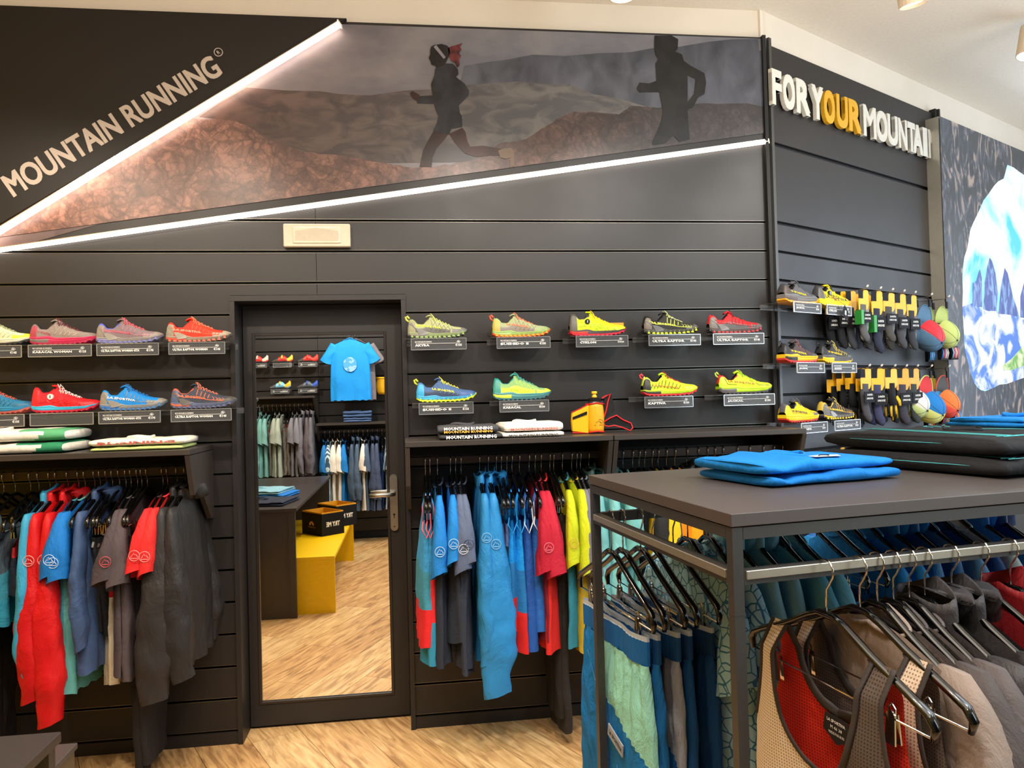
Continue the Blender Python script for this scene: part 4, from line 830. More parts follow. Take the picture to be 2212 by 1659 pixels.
def garment(kind,label,cat,loc,rz,col,L=.62,sl=.24,c2=None,c3=None,emb=None,w=.04,th=.026,hood=False,hem=0.,drift=0.,name=None,hw=.2,bulge=0.,mat=None,smat=None,emz=None,longs=.72,print_=None):
    GSEED[0]+=1; sd=GSEED[0]*1.37
    nm=name or dict(tee='t_shirt',jacket='jacket',tank='tank_top',pants='trousers',shorts='shorts',top='sports_top')[kind]
    t=thing(nm,label,cat,loc,rz); m=mat or (cloth(col,.5,.6,8) if kind=='jacket' else cloth(col,.75,.6,9)); m2=cloth(c2) if c2 else m; m3=cloth(c3) if c3 else m2
    if kind in('tee','jacket'):
        mfn=None
        if c2: mfn=lambda i,j: 0 if i<5 else 1
        obj('body',g_body(MB(),L,hw,hw+.012,.014,th,sd,hem=hem,neck=.012,mf=mfn),[m,m2],t,smooth=True)
        for s in (1,-1):
            if kind=='tee': mb=g_sleeve(MB(),s,sl*(1 if s>0 else .96),.016,w,sd+s,drift=drift,nv=8)
            else: mb=g_sleeve(MB(),s,longs*(1 if s>0 else .95),.018,w,sd+s,cuff=(bulge or w)*.72,drift=drift,nv=34,hx0=.036,hx1=.06,bulge=bulge)
            o=obj('sleeve',mb,smat or m,t,smooth=True)
            if s>0 and emb:
                ez=shz(.19)-(emz or (sl*.62 if kind=='tee' else .16)); v_=(shz(.19)-ez)/(sl if kind=='tee' else longs)
                xo=.178+.052*min(1,v_*2.2)**.8+.034+(.016*v_)+.006
                mb=MB(); emblem(mb,(drift*v_,ez),.021,lambda a,b:(xo,a,b)); obj('emblem',mb,plain(emb,.5),o)
            if kind=='tee':
                z=shz(.19)+.012-sl*.93; 
        collar(t,m3,stand=.045 if kind=='jacket' else 0)
        if hood:
            rings=[[( .08*(1-.5*q)*math.cos(a),.03+.03*q+.035*math.sin(a)*(1+.2*q),-.075-.05*q+ .018*math.sin(q*PI)-.02*math.cos(a)**2) for a in [2*PI*k/14 for k in range(14)]] for q in (0,.25,.5,.75,1)]
            obj('hood',MB().loft(rings),m3,t,smooth=True)
    if kind=='tank':
        obj('body',g_body(MB(),L,.165,.19,.010,th,sd,top=-.215,hem=hem,mf=(lambda i,j: 0 if i<6 else (1 if i<11 else 2)) if c2 else None),[m,m2,m3],t,smooth=True)
        for s in (1,-1):
            P=[(s*.155,-.012,-.26),(s*.158,-.014,-.2),(s*.15,0,shz(.15)+.012),(s*.158,.014,-.2),(s*.155,.012,-.26)]
            obj('strap',MB().tube(P,[.03,.022,.019,.022,.03],8,flat=.22,up=(1,0,0)),m,t,smooth=True)
            if emb: obj('binding',MB().tube([(s*.178,-.014,-.27),(s*.176,-.016,-.21),(s*.168,0,shz(.16)+.013),(s*.176,.016,-.21),(s*.19,.02,-.29),(s*.196,.0,-.34),(s*.19,-.02,-.3),(s*.178,-.014,-.27)],.0032,5),plain(emb,.6),t,smooth=True)
    if kind=='pants':
        W=hw*.9; obj('waistband',g_body(MB(),.29,W,W,.013,.016,sd,top=-.235,nv=3,fold=.001),m2,t,smooth=True)
        for s in (-1,1):
            mb=MB(); rings=[]; nv=18
            for j in range(nv+1):
                v=j/nv; z=-.27-(L-.27)*v; hwx=W*.52*(1-.30*v); xc=s*(W*.49-.02*v)
                r=[]
                for k in range(16):
                    a=2*PI*k/16; c,q=math.cos(a),math.sin(a); thk=th*(1-.2*v)
                    r.append((xc+hwx*(abs(c)**.8)*(1 if c>0 else -1),s*.006+thk*(abs(q)**.7)*(1 if q>0 else -1)+drift*v+.012*N(c+sd,v*7,s)*1.2,z+.008*s*(v>.95)))
                rings.append(r)
            obj('leg',mb.loft(rings,0,(0,0),mf=(lambda i,j: 1 if i<4 else 0) if c3 else None),[m,m3],t,smooth=True)
    if kind=='shorts' or kind=='top':
        top=-.235; obj('body',g_body(MB(),L,hw*.78,hw*.86,.012,th,sd,top=top,nv=10,mf=(lambda i,j:0 if i<2 else 1) if c2 else None),[m2 if c2 else m,m],t,smooth=True)
        if kind=='top': 
            for s in (-1,1): obj('strap',MB().tube([(s*.10,-.01,-.3),(s*.11,0,shz(.11)+.012),(s*.10,.01,-.3)],.008,6,flat=.3),m,t,smooth=True)
    return t
def hung(hu,kind,short,cat,col,yr=-.205,zr=1.322,rack='left rail',bar=None,rzo=None,loc=None,sc=1.,hsc=None,**k):
    """hanger on a rail plus the garment hanging from it"""
    if loc is None: p=Y(hu,1015,yr); loc=Vector((p.x,yr,zr))
    rz=-PI/2+(rzo if rzo is not None else random.uniform(-.05,.05)); bar=(kind in('pants','shorts')) if bar is None else bar
    hanger('hanger of the '+short,loc,rz,bar,.8 if kind in('tee','jacket') else 1.)
    rs=k.pop('rs',1.); g=garment(kind,short+k.pop('where',''),cat,loc,rz,col,**k)
    if rs!=1.: g.scale=(rs,)*3; LASTH[0].scale=(rs,)*3
    return g
random.seed(11)
RD1='#cf171b'
LW=', left wall rail'
hung(-40,'pants','black trousers cut off by the left edge'+LW,'trousers','#1a1a1c',L=1.25,c2='#1a1a1c')
hung(-12,'pants','black long trousers beside the left picture edge'+LW,'trousers','#222226',L=1.24,c2='#202024')
hung(8,'tank','grey and red racer tank, first from the left'+LW,'tank top','#4c5a66',L=.5,emb='#e02824',c2='#4f97a8',c3='#c8202a')
hung(33,'tank','grey and teal tank, second from the left'+LW,'tank top','#5b6b78',L=.62,emb='#e8352c',c2='#45a2bc',c3='#3fa8c8')
hung(66,'shorts','navy shorts between the tank and the red jacket'+LW,'shorts','#1c2436',L=.5,c2='#b8202a')
hung(84,'top','dark top with red edge beside the red jackets'+LW,'top','#23283a',L=.45,emb=None)
hung(108,'jacket','thin sky blue jacket just behind the red jackets'+LW,'jacket','#3aa0c8',L=.86,w=.03,th=.05,longs=.66)
hung(122,'jacket','bright red windproof jacket, left one of two'+LW,'jacket',RD1,L=.8,w=.05,longs=.74,bulge=.052,th=.04,emb='#f8b8b0',hood=True,drift=-.02)
hung(147,'jacket','bright red windproof jacket, right one of two'+LW,'jacket','#d4181c',L=.82,w=.06,longs=.84,bulge=.062,th=.045,emb='#f8b8b0',hood=True,drift=.0)
hung(170,'tee','bright blue t-shirt with teal hem, left one of two'+LW,'t-shirt','#1673c4',L=.84,sl=.25,c2='#3f8da0',emb='#cfe0f0',w=.042,drift=-.02)
hung(184,'tee','bright blue t-shirt with teal hem, right one of two'+LW,'t-shirt','#1a78ca',L=.9,sl=.27,c2='#5ea6a2',emb='#cfe0f0',w=.045,th=.04,drift=-.01)
hung(205,'pants','blue-grey trousers next to the blue t-shirts'+LW,'trousers','#2f3f64',L=.78,c2='#4a6596',th=.045)
hung(217,'jacket','blue-grey hooded jacket'+LW,'jacket','#42587f',L=.82,w=.03,longs=.55,th=.05,hood=True,emb=None)
hung(230,'pants','charcoal trousers, left pair in the middle'+LW,'trousers','#26282c',L=.68,c2='#b0b0a8')
hung(243,'pants','charcoal trousers, right pair in the middle'+LW,'trousers','#1f2124',L=.7,c2='#7c6a6a')
hung(258,'shorts','cream shorts hanging low in the middle'+LW,'shorts','#c9bb9e',L=.9,hw=.16,th=.03,c2='#1a1a1c')
hung(272,'top','red cropped top between the black hangers'+LW,'top','#e02a30',L=.52,th=.03)
hung(283,'tee','dark brown-grey t-shirt, left one of two'+LW,'t-shirt','#4f464a',L=.84,sl=.28,emb='#d84850',w=.05,drift=-.035)
hung(297,'tee','dark brown-grey t-shirt, right one of two'+LW,'t-shirt','#554b4e',L=.86,sl=.3,w=.045,drift=-.01,th=.035)
hung(306,'pants','black tights with red piping reaching the floor'+LW,'tights','#1c1a1a',L=1.29,c2='#2b2626',th=.03)
hung(318,'pants','black long tights'+LW,'tights','#211e1e',L=1.25,c2='#8a2a2c',th=.03,drift=.01)
hung(352,'tee','red t-shirt, left one beside the black jackets'+LW,'t-shirt','#e32a2c',L=.84,sl=.25,emb='#f4a0a0',w=.04,c2='#3a2a2c',drift=-.03)
hung(362,'tee','red t-shirt, right one beside the black jackets'+LW,'t-shirt','#e8302e',L=.84,sl=.26,emb='#f4a0a0',w=.035,c2='#e03034',drift=-.02)
hung(383,'jacket','black windproof jacket, left one of two'+LW,'jacket','#333132',L=.86,w=.07,longs=.78,bulge=.085,th=.06,hood=True,drift=-.03)
hung(400,'jacket','black windproof jacket at the right end'+LW,'jacket','#2c2b2c',L=.84,w=.05,longs=.7,bulge=.06,th=.06,hood=True,drift=.04)
RW_=', right of door'
hung(919,'tank','sky blue tank with pink edges, nearest the door'+RW_,'tank top','#3a94cc',L=.82,emb='#f05a6a',c2='#3f8ca4',c3='#d8262a',th=.045)
hung(929,'tank','sky blue panelled tank, second from the door'+RW_,'tank top','#3a94cc',L=.90,emb='#f05a5a',c2='#d8262a',c3='#2f86a8',th=.05)
hung(945,'tee','bright blue collared t-shirt'+RW_,'t-shirt','#1e7cc8',L=.9,sl=.33,emb='#bcd8ee',w=.036,c2='#2a303c',drift=-.01)
hung(973,'tee','bright blue t-shirt beside the slate ones'+RW_,'t-shirt','#1f80cc',L=.8,sl=.28,emb='#bcd8ee',w=.03,c2='#2b313c',drift=-.01)
hung(984,'tee','slate blue t-shirt, left one of two'+RW_,'t-shirt','#5a6680',L=.92,sl=.32,w=.038,emb='#e0e2e8',c2='#2f3542')
hung(996,'tee','slate blue t-shirt, right one of two'+RW_,'t-shirt','#5c6882',L=.94,sl=.29,w=.03,emb='#30343c',c2='#303644',drift=.01)
hung(1036,'jacket','long blue windproof jacket, left one of two'+RW_,'jacket','#2c84bf',L=.9,w=.04,longs=.72,bulge=.04,th=.04,emb='#8cc0e0',c2='#2a80bc',hood=True,drift=-.01)
hung(1055,'jacket','long blue puff-sleeved windproof jacket, right one of two'+RW_,'jacket','#2a86c6',L=.92,w=.06,longs=.86,bulge=.082,th=.05,emb='#8cc0e0',hood=True,drift=.0,emz=.19)
hung(1072,'shorts','slate blue shorts, left pair'+RW_,'shorts','#20242e',L=.8,c2='#5d6c96')
hung(1083,'shorts','slate blue shorts, right pair'+RW_,'shorts','#20242e',L=.78,c2='#5d6c96')
hung(1095,'tank','vivid blue and red tank, left one of two'+RW_,'tank top','#1590dc',L=.78,emb='#1590dc',c2='#2474b0',c3='#d82420',th=.03)
hung(1106,'tank','vivid blue and red tank, right one of two'+RW_,'tank top','#1590dc',L=.87,emb='#1590dc',c2='#2474b0',c3='#d82420',th=.03)
hung(1122,'tank','cobalt vest with white piping, left one of two'+RW_,'vest','#2456a4',L=.86,emb='#dde2e8',th=.045,name='vest')
hung(1143,'tank','cobalt vest with white piping, right one of two'+RW_,'vest','#2a66b4',L=.78,emb='#dde2e8',th=.045,name='vest')
hung(1156,'tee','crimson t-shirt, left one of two'+RW_,'t-shirt','#b81c34',L=.82,sl=.34,w=.045,emb='#e08090',c2='#7c1a28')
hung(1169,'tee','crimson t-shirt, right one of two'+RW_,'t-shirt','#be2038',L=.87,sl=.36,w=.045,c2='#d82822',drift=.02,th=.03)
hung(1188,'pants','black long tights, left pair'+RW_,'tights','#221f1d',L=1.2,c2='#1c1a1a',th=.03)
hung(1196,'pants','black long tights reaching the floor, right pair'+RW_,'tights','#2a2624',L=1.27,c2='#1c1a1a',th=.03)
hung(1215,'tee','lime yellow t-shirt, left one of two'+RW_,'t-shirt','#c3cc1e',L=.86,sl=.32,w=.03,emb='#c89040',c2='#2f7f90')
hung(1235,'tee','lime yellow t-shirt, right one of two'+RW_,'t-shirt','#c8d020',L=.88,sl=.36,w=.035,c2='#b59a2a',th=.04)
hung(1246,'tee','mid grey t-shirt, left one of two'+RW_,'t-shirt','#717078',L=.8,sl=.36,w=.025)
hung(1254,'tee','mid grey t-shirt, right one of two'+RW_,'t-shirt','#77767e',L=.85,sl=.38,w=.03)
hung(1272,'jacket','pale aqua jacket by the display table corner'+RW_,'jacket','#6fb0b0',L=.8,w=.045,longs=.6,th=.05,hood=True,c3='#35504e')
hung(1298,'jacket','pale aqua jacket, last before the shelf joint'+RW_,'jacket','#7cc0c0',L=.8,w=.045,longs=.6,th=.05,hood=True,c3='#35504e')
CW=', rail behind table'
for i,(u,kd,c,n_) in enumerate(((1331,'tee','#6fb4b0','aqua t-shirt, first from the left'),(1346,'tee','#78bab6','aqua t-shirt, second from the left'),(1367,'pants','#1c1c1e','black trousers, third from the left'),(1381,'tank','#e8c018','yellow and black vest'),(1393,'tee','#2a2a2c','black t-shirt beside the yellow vest'),(1409,'tee','#e8c81c','yellow t-shirt'),(1422,'tee','#3a3c40','charcoal t-shirt beside the yellow t-shirt'),
  (1440,'tee','#f08a10','orange t-shirt'),(1458,'tee','#f0a410','amber t-shirt'),(1484,'jacket','#2c2c2c','black crinkled jacket, left one'),(1508,'jacket','#303030','black crinkled jacket, right one'),(1528,'tee','#f08010','orange t-shirt, middle'),(1544,'tee','#f4a010','amber t-shirt, middle'),(1561,'tee','#e87810','deep orange t-shirt, middle'),(1592,'tee','#20262c','dark t-shirt, fifth from the right'),(1619,'tee','#2468a8','blue t-shirt, fourth from the right'),(1648,'tee','#c8322c','red t-shirt, third from the right'),(1671,'tee','#e4e0d4','white t-shirt, second from the right'),(1689,'tee','#2a5fa0','blue t-shirt, next to the corner'),(1716,'jacket','#1c1e22','black jacket at the corner end'))):
    hung(u,kd,n_+CW,'t-shirt' if kd=='tee' else {'pants':'trousers','tank':'vest','jacket':'jacket'}[kd],c,L=.8,sl=.3,w=.04,longs=.6)
# =============== DISPLAY TABLE
TZ=1.35
tA,tB=Vector((.193,-2.371,0)),Vector((.107,-1.556,0)); tu=Vector((.981,.1605,0)).normalized(); tw=Vector((.977,.19,0)).normalized()
tC,tD=tA+tu*1.75,tB+tw*1.78
tab=thing('display_table','tall black steel display table with clothes rails and dark top in the foreground','table',(tA.x,tA.y,0)); to_=Vector((tA.x,tA.y,0))
q4=[tA,tC,tD,tB]
obj('tabletop',MB().prism([p-to_+Vector((0,0,TZ-.025)) for p in q4],(0,0,.025)),plain('#4b4340',.42,0,.5,0,18),tab,bev=.001)
tn=(tB-tA).normalized()
def ins(i): # inset corner for legs
    return [tA+tu*.014+tn*.014,tC-tu*.014+tn*.014,tD-tw*.014-tn*.014,tB+tw*.014-tn*.014][i]
m_leg=plain('#3b3a38',.4,.2)
for i in range(4):
    p=ins(i)-to_; obj('leg',MB().ob(p+Vector((0,0,(TZ-.027)/2)),(tu,tn,(0,0,1)),(.0115,.0115,(TZ-.027)/2)).ob(p+Vector((0,0,1.156)),(tu,tn,(0,0,1)),(.0119,.0119,.0008)),m_leg,tab)
for a,b in ((0,1),(1,2),(2,3),(3,0)):
    P,Q=ins(a)-to_,ins(b)-to_; d=(Q-P).normalized(); n_=Vector((d.y,-d.x,0)); mid=(P+Q)/2; ln=(Q-P).length/2-.012
    obj('top_rail',MB().ob(mid+Vector((0,0,1.311)),(d,n_,(0,0,1)),(ln,.0113,.0115)),m_leg,tab)
    obj('hanging_rail',MB().ob(mid+Vector((0,0,1.226)),(d,n_,(0,0,1)),(ln,.0105,.014)),m_leg,tab)
    sgn_=1
    obj('rail_strip',MB().ob(mid+n_*.0115+Vector((0,0,1.2305)),(d,n_,(0,0,1)),(ln-.004,.0025,.0085)),plain('#b4ae9f',.3,.75),tab,bev=.001,label='pale metal strip')
# folded things on the table
def fold_at(uv,z,*a,**k): p=Z(*uv,z); return p
folded('bright blue folded t-shirt with white print, lower one on the display table','t-shirt',(.60,-1.85,TZ+.001),0.40,.30,.026,.24,'#0f74c0',21,None,1,name='folded_t_shirt',amp=2.2)
ft=folded('bright blue folded t-shirt with white print, upper one on the display table','t-shirt',(.59,-1.84,TZ+.029),.41,.30,.03,.27,'#1280d2',22,None,1,name='folded_t_shirt',amp=2.2)
mb=MB().poly([(-.02,-.11,.0345),(.05,-.125,.0345),(.075,-.09,.035),(.03,-.07,.035),(-.015,-.08,.035)]); obj('print',mb,plain('#c9cdd4',.6),ft,fix=False)
mb=MB().tube([(.0,-.10,.0365),(.02,-.085,.0365),(.035,-.10,.0365),(.02,-.112,.0365),(.045,-.09,.0365)],.0012,4); obj('print',mb,m_ink,ft)
def jeans(label,loc,rz,seed,h=.03):
    t=folded(label,'trousers',loc,.5,.62,h,rz,'#1e1e20',seed,None,1,name='folded_trousers',amp=2.6)
    st=plain('#4fc0c4',.6)
    mb=MB()
    for y in (-.29,-.27): mb.tube([(-.23,y*.99,h+.003),(-.05,y,h+.004),(.1,y*.98,h+.003),(.2,y,h+.002)],.0011,4)
    for q in (0,.03): mb.tube([(-.2+q,-.28,h+.003),(-.19+q,-.1,h+.004),(-.17+q,.1,h+.005),(-.14+q,.25,h+.004)],.0011,4)
    for q in (0,.035,.07): mb.tube([(.0+q,.12,h+.006),(.05+q,.2,h+.005),(.12+q,.24,h+.004)],.0011,4)
    mb.tube([(.1,-.2,h+.006),(.14,-.1,h+.005),(.2,-.02,h+.005),(.23,.1,h+.003)],.0012,4)
    mb.tube([(.02,-.25,h+.005),(.07,-.18,h+.006),(.05,-.08,h+.006),(-.02,0,h+.006)],.0011,4)
    mb.tube([(-.25,-.2,h*.6),(-.255,.0,h*.6),(-.25,.2,h*.6)],.001,4)
    obj('stitching',mb,st,t,smooth=True); return t
jeans('black folded trousers with turquoise stitching, lower pair on the display table',(1.20,-1.72,TZ+.001),.25,31,.045)
jeans('black folded trousers with turquoise stitching, upper pair on the display table',(1.22,-1.70,TZ+.05),.22,32,.05)
folded('bright blue folded shirt on the black trousers at the right picture edge','shirt',(1.50,-1.60,TZ+.104),.36,.26,.03,.2,'#1280d2',33,None,2)
# =============== GARMENTS ON THE TABLE RAILS
TZR=1.2455
def tbl(u,v,kind,short,cat,col,back=False,x=None,rzo=.14,**k):
    if back:
        xx=x if x is not None else Z(u,v,1.25).x; y=-1.572+(xx-.115)*.19; loc=Vector((xx,y,1.2425)); 
    else:
        p=Z(u,v,1.25); xx=p.x if x is None else x; y=-2.357+(xx-.2)*.1636; loc=Vector((xx,y,TZR))
    return hung(0,kind,short,cat,col,loc=loc,rzo=rzo,rs=1.09,**k)
TB=', inner table rail'
def hero_shorts(label,short,x,y,rz,cw,cy_,ct,seed,L=.85):
    loc=Vector((x,-1.572+(x-.115)*.19,1.2425)); hanger('clip hanger of the '+label,loc,rz,True); LASTH[0].scale=(1.12,1.12,1.26)
    t=thing('trousers',label+TB,'trousers',loc,rz); t.scale=(1.12,1.12,1.26)
    mb=MB(); W=.195
    # elastic waistband with fine vertical ribs
    rings=[]
    for z in (-.243,-.252,-.254,-.262,-.300,-.306):
        r=[]
        for k in range(96):
            a=2*PI*k/96; c,s=math.cos(a),math.sin(a); rib=.0018*(1 if (k%2 and z<-.253) else 0)
            r.append((W*(abs(c)**.7)*(1 if c>0 else -1),(.012+rib)*(abs(s)**.5)*(1 if s>0 else -1)+.004*math.sin(8*c),z))
        rings.append(r)
    obj('waistband',mb.loft(rings,0,(0,0),mf=lambda i,j: 1 if i<2 else 0),[cloth(cw,.8,.2),cloth('#a9b6c4',.8,.1)],t,smooth=False)
    mb=MB(); rings=[]; nv=60; n=60
    for j in range(nv+1):
        v=j/nv; z=-.305-(L-.305)*v; r=[]; hw=W+(.012+.018*v)*min(1,v*4)
        for k in range(2*n):
            a=2*PI*k/(2*n); c,s=math.cos(a),math.sin(a); g_=(1-v)**3
            y_=(.012+.011*min(1,v*5))*(abs(s)**.6)*(1 if s>0 else -1)+.007*math.sin(26*c)*g_*(1 if v>.02 else .3)+.012*v*math.sin(5*c+seed)+.012*v*N(c*2+seed,v*3)+.006*N(c*6,v*9,seed)*min(1,v*4)
            r.append((hw*(abs(c)**.75)*(1 if c>0 else -1),y_,z-.02*N(c*2,seed)*v))
        rings.append(r)
    def f(i,j):
        c=math.cos(PI*(j+.5)/n)
        if c>-.3 and (i+.5)/nv<.24+.12*c+.05*c*c: return 1
        return 0
    obj('fabric',mb.loft(rings,0,(0,0),mf=f),[cloth(cy_,.85,.8,14),cloth(ct,.85,.8,14)],t,smooth=True)
    mb=MB(); sx=.08
    mb.ob((.07,-.034,-.50),((.97,0,-.22),(0,1,0),(.22,0,.97)),(.045,.0015,.014)); o=obj('patch',mb,plain('#9aa2ac',.7),t)
    mb=text(MB(),'LA SPORTIVA',(.034,-.0365,-.497),(.076,0,-.017),(0.002,0,.010),0,.02); obj('patch_text',mb,m_ink,o,fix=False)
    mb=MB(); mb.tube([(-.15,-.016,-.36),(-.06,-.024,-.44),(.0,-.028,-.6),(.02,-.03,-.8)],.0014,4).tube([(.06,-.028,-.56),(.1,-.026,-.68),(.1,-.026,-.8)],.0014,4); obj('seam',mb,plain('#2a6a96',.7),t,smooth=True)
    return t
hero_shorts('blue trousers with mint pocket panel, nearest','',.168,0,-PI/2+.15,'#0f5ca0','#1170b4','#8fd0c0',3.)
hero_shorts('blue trousers just behind the mint-panelled pair','',.205,0,-PI/2+.13,'#0f4e88','#0f5f9c','#0f5f9c',4.)
hero_shorts('blue trousers with grey pocket panel','',.262,0,-PI/2+.14,'#0f4a80','#115a96','#8f949c',5.)
hero_shorts('dark blue trousers behind the grey-panelled pair','',.30,0,-PI/2+.13,'#0d3f70','#0f4a80','#0f4a80',7.)
hero_shorts('navy trousers nearest the table corner leg','',.37,0,-PI/2+.12,'#0c3864','#0d3f70','#0d4274',9.)
for i,(x,c,n_,kw) in enumerate(((.42,'#5f8f98','teal patterned t-shirt, first from the left',dict(mat=mixcloth('#2f6f90','#9cc8d4',34,'lines',.05))),(.49,'#5f8f98','teal patterned t-shirt, second from the left',dict(mat=mixcloth('#2f7098','#a0ccd8',30,'lines',.05))),(.56,'#7fb4c2','teal hooded top, left one',dict(hood=True)),(.63,'#74a8b8','teal hooded top, right one',dict(hood=True)),(.72,'#5fa6bc','muted teal t-shirt, plain, left one',{}),(.78,'#6ab0c8','muted teal t-shirt, plain, right one',{}),
   (.86,'#124c7c','navy trousers, first pair',{}),(.93,'#155080','navy trousers, second pair',{}),(1.0,'#1f84cc','bright blue t-shirt, left one',{}),(1.07,'#2a88c4','sky blue t-shirt, middle',{}),(1.14,'#15639c','deep blue hooded jacket, left one',dict(hood=True)),(1.22,'#125a94','deep blue hooded jacket, middle',dict(hood=True)),(1.3,'#5c8fb8','pale blue t-shirt near the right edge',{}),(1.37,'#1a3f7c','royal blue t-shirt near the right edge',{}),(1.44,'#c4d4d8','pale grey-blue t-shirt near the right edge',{}),(1.52,'#1c66b8','blue hooded jacket at the right edge',dict(hood=True)),(1.6,'#10407c','navy hooded jacket at the right edge',dict(hood=True)))):
    kd='pants' if 'trousers' in n_ else ('jacket' if 'hooded' in n_ else 'tee')
    tbl(0,0,kd,n_+TB,{'pants':'trousers','jacket':'jacket','tee':'t-shirt'}[kd],c,back=True,x=x,L=.72,sl=.26,w=.045,longs=.55,th=.035,**kw)
# middle row seen over the front rail
for i,(x,c) in enumerate(((.62,'#3b7f96'),(.78,'#2a6f8e'),(.9,'#14406c'),(1.02,'#123a60'),(1.15,'#0f3a66'),(1.28,'#12406e'))):
    pass
FR_=', front table rail'
def hero_tank(label,short,loc,rz,c_front,c_back,seed,c_low='#3b3330'):
    hanger('hanger of the '+short,loc,rz,True,1.0); LASTH[0].scale=(1.1,)*3
    t=thing('tank_top',label,'tank top',loc,rz); t.scale=(1.1,)*3
    top=shz(.13)+.012
    def prof(z,nz,xs=.135):   # neckline and armhole half widths at height z (from the strap top down), nz neck depth
        v=(top-z)
        q=min(1,v/nz); xn=(xs-.022)*(1-q**2.6)**.5 if v<nz else 0.
        xa=xs+.024+(.0 if v<.06 else 0)+(.045*min(1,max(0,(v-.06)/.17))**2.2)
        if v>.23: xa=.184+.02*min(1,(v-.23)/.4)
        return max(xn,0.),xa
    def sheet(nz,y0,mf,mats,name,zb=-.86,nv=44,nu=9,two=False):
        mb=MB(); 
        for sg in (-1,1):
            rows=[]
            for j in range(nv+1):
                v=j/nv; z=top-(top-zb)*v**1.25; xn,xa=prof(z,nz); r=[]
                for k in range(nu+1):
                    x=xn+(xa-xn)*k/nu; zz=z-(.035*(1-(x/.14))*min(1,(top-z)/.05) if xn==0 else 0)*0
                    y=y0*(min(1,(top-z)/.05))*(1-.75*(x/.21)**4)+.012*math.sin(x*22*1+seed)*min(1,(top-z)/.3)+.01*N(x*9*sg,z*7,seed)*min(1,(top-z)/.12)
                    r.append((sg*x,y,zz))
                rows.append(r)
            mb.loft(rows,0,(0,0),closed=False,mf=(lambda i,j,sg=sg: mf(i,j) if (sg>0 or not two or (i>19 and j<3)) else 2))
        return obj(name,mb,mats,t,smooth=True)
    gm=cloth(c_front,.85,.35,10,perf=170); cream=cloth('#e6d3b8',.85,.35,10,perf=170); low=cloth(c_low,.85,.3)
    sheet(.23,-.036,lambda i,j:(1 if i>30 else (0)),[gm,low,cream],'front',two=True)
    sheet(.135,.022,lambda i,j:0,[cloth(c_back,.85,.25,10,perf=170)],'back')
    # bindings
    bd=cloth('#3a332f',.8,.2)
    for sg in (-1,1):
        for nz,y0 in ((.23,-.036),):
            P=[]; Q=[]
            for j in range(26):
                v=j/25*nz; z=top-v; xn,xa=prof(z,nz); s=min(1,(top-z)/.05)
                yy=lambda x: y0*s*(1-.75*(x/.21)**4)+.012*math.sin(x*22+seed)*min(1,(top-z)/.3)+.01*N(x*9*sg,z*7,seed)*min(1,(top-z)/.12)
                P.append((sg*xn,yy(xn)-.002,z)); Q.append((sg*xa,yy(xa)-.001,z))
            obj('neck_binding',MB().tube(P,.007,6,flat=.4,up=(1,0,.3)),bd,t,smooth=True); obj('arm_binding',MB().tube(Q[:22],.006,6,flat=.4,up=(1,0,.1)),bd,t,smooth=True)
        P=[]
        for j in range(18):
            v=j/17*.135; z=top-v; xn,xa=prof(z,.135); P.append((sg*xn,.022*min(1,(top-z)/.05)-.003,z))
        obj('back_binding',MB().tube(P,.011,6,flat=.35,up=(1,0,.3)),bd,t,smooth=True)
    obj('size_label',MB().prism([(-.03,.012,top-.138),(.03,.012,top-.138),(.036,.012,top-.17),(0,.012,top-.188),(-.036,.012,top-.17)],(0,.001,0)),m_dark,t)
    mb=MB(); text(mb,'LA SPORTIVA',(-.024,.0112,top-.151),(.048,0,0),(0,0,.006),0,.02); text(mb,'M 46 38',(-.015,.0112,top-.162),(.03,0,0),(0,0,.006)); text(mb,'MADE FOR RUN',(-.02,.0112,top-.172),(.04,0,0),(0,0,.005)); obj('label_text',mb,m_wtxt,t,fix=False)
    return t
hero_tank('grey mesh tank top with cream side and red back, nearest'+FR_,'nearest grey and red tank top',Vector((.395,-2.345,TZR)),-PI/2+.15,'#55483f','#e0301a',1.3)
hero_tank('cream and grey mesh tank top just behind the nearest tank'+FR_,'second tank top',Vector((.475,-2.33,TZR)),-PI/2+.15,'#cdb79c','#6c5a50',2.1)
HT=[(.53,'tee','#8d7c70','beige mesh t-shirt behind the tank tops',{}),(.57,'tee','#4e4644','dark taupe t-shirt, left one',{}),(.61,'tee','#5b5250','dark taupe t-shirt, right one',{}),(.65,'jacket','#3d3939','charcoal ribbed jacket, left one',dict(hood=True)),(.72,'jacket','#353233','charcoal ribbed jacket, right one',dict(hood=True)),(.80,'pants','#2c2727','dark brown trousers',{}),(.88,'jacket','#8c1c20','dark red jacket',{}),(.97,'jacket','#3a3536','dark grey jacket near the right edge',{}),(1.06,'jacket','#2e2c2e','black jacket at the right edge',dict(hood=True))]
for x,kd,c,n_,kw in HT: tbl(0,0,kd,n_+FR_,{'pants':'trousers','jacket':'jacket','tee':'t-shirt'}[kd],c,x=x,L=.78,sl=.28,w=.05,longs=.62,th=.04,rzo=.13,**kw)
# =============== LOW PLINTH AT BOTTOM LEFT
p=Z(168,1604,.45)
low=thing('low_display_block','low dark display block at the bottom left corner','display block',(p.x,p.y,0))
obj('block_top',MB().box((-.8,-.33,.43),(0,0,.45)),plain('#4a4543',.42),low,bev=.002)
obj('block_side',MB().box((-.79,-.32,.0),(-.008,-.008,.43)),plain('#5c4f38',.5),low)
folded('slate blue folded garment on the low block at the bottom left corner','shirt',(p.x-.31,p.y-.16,.451),.36,.24,.05,.3,'#4b5a80',41,None,1)
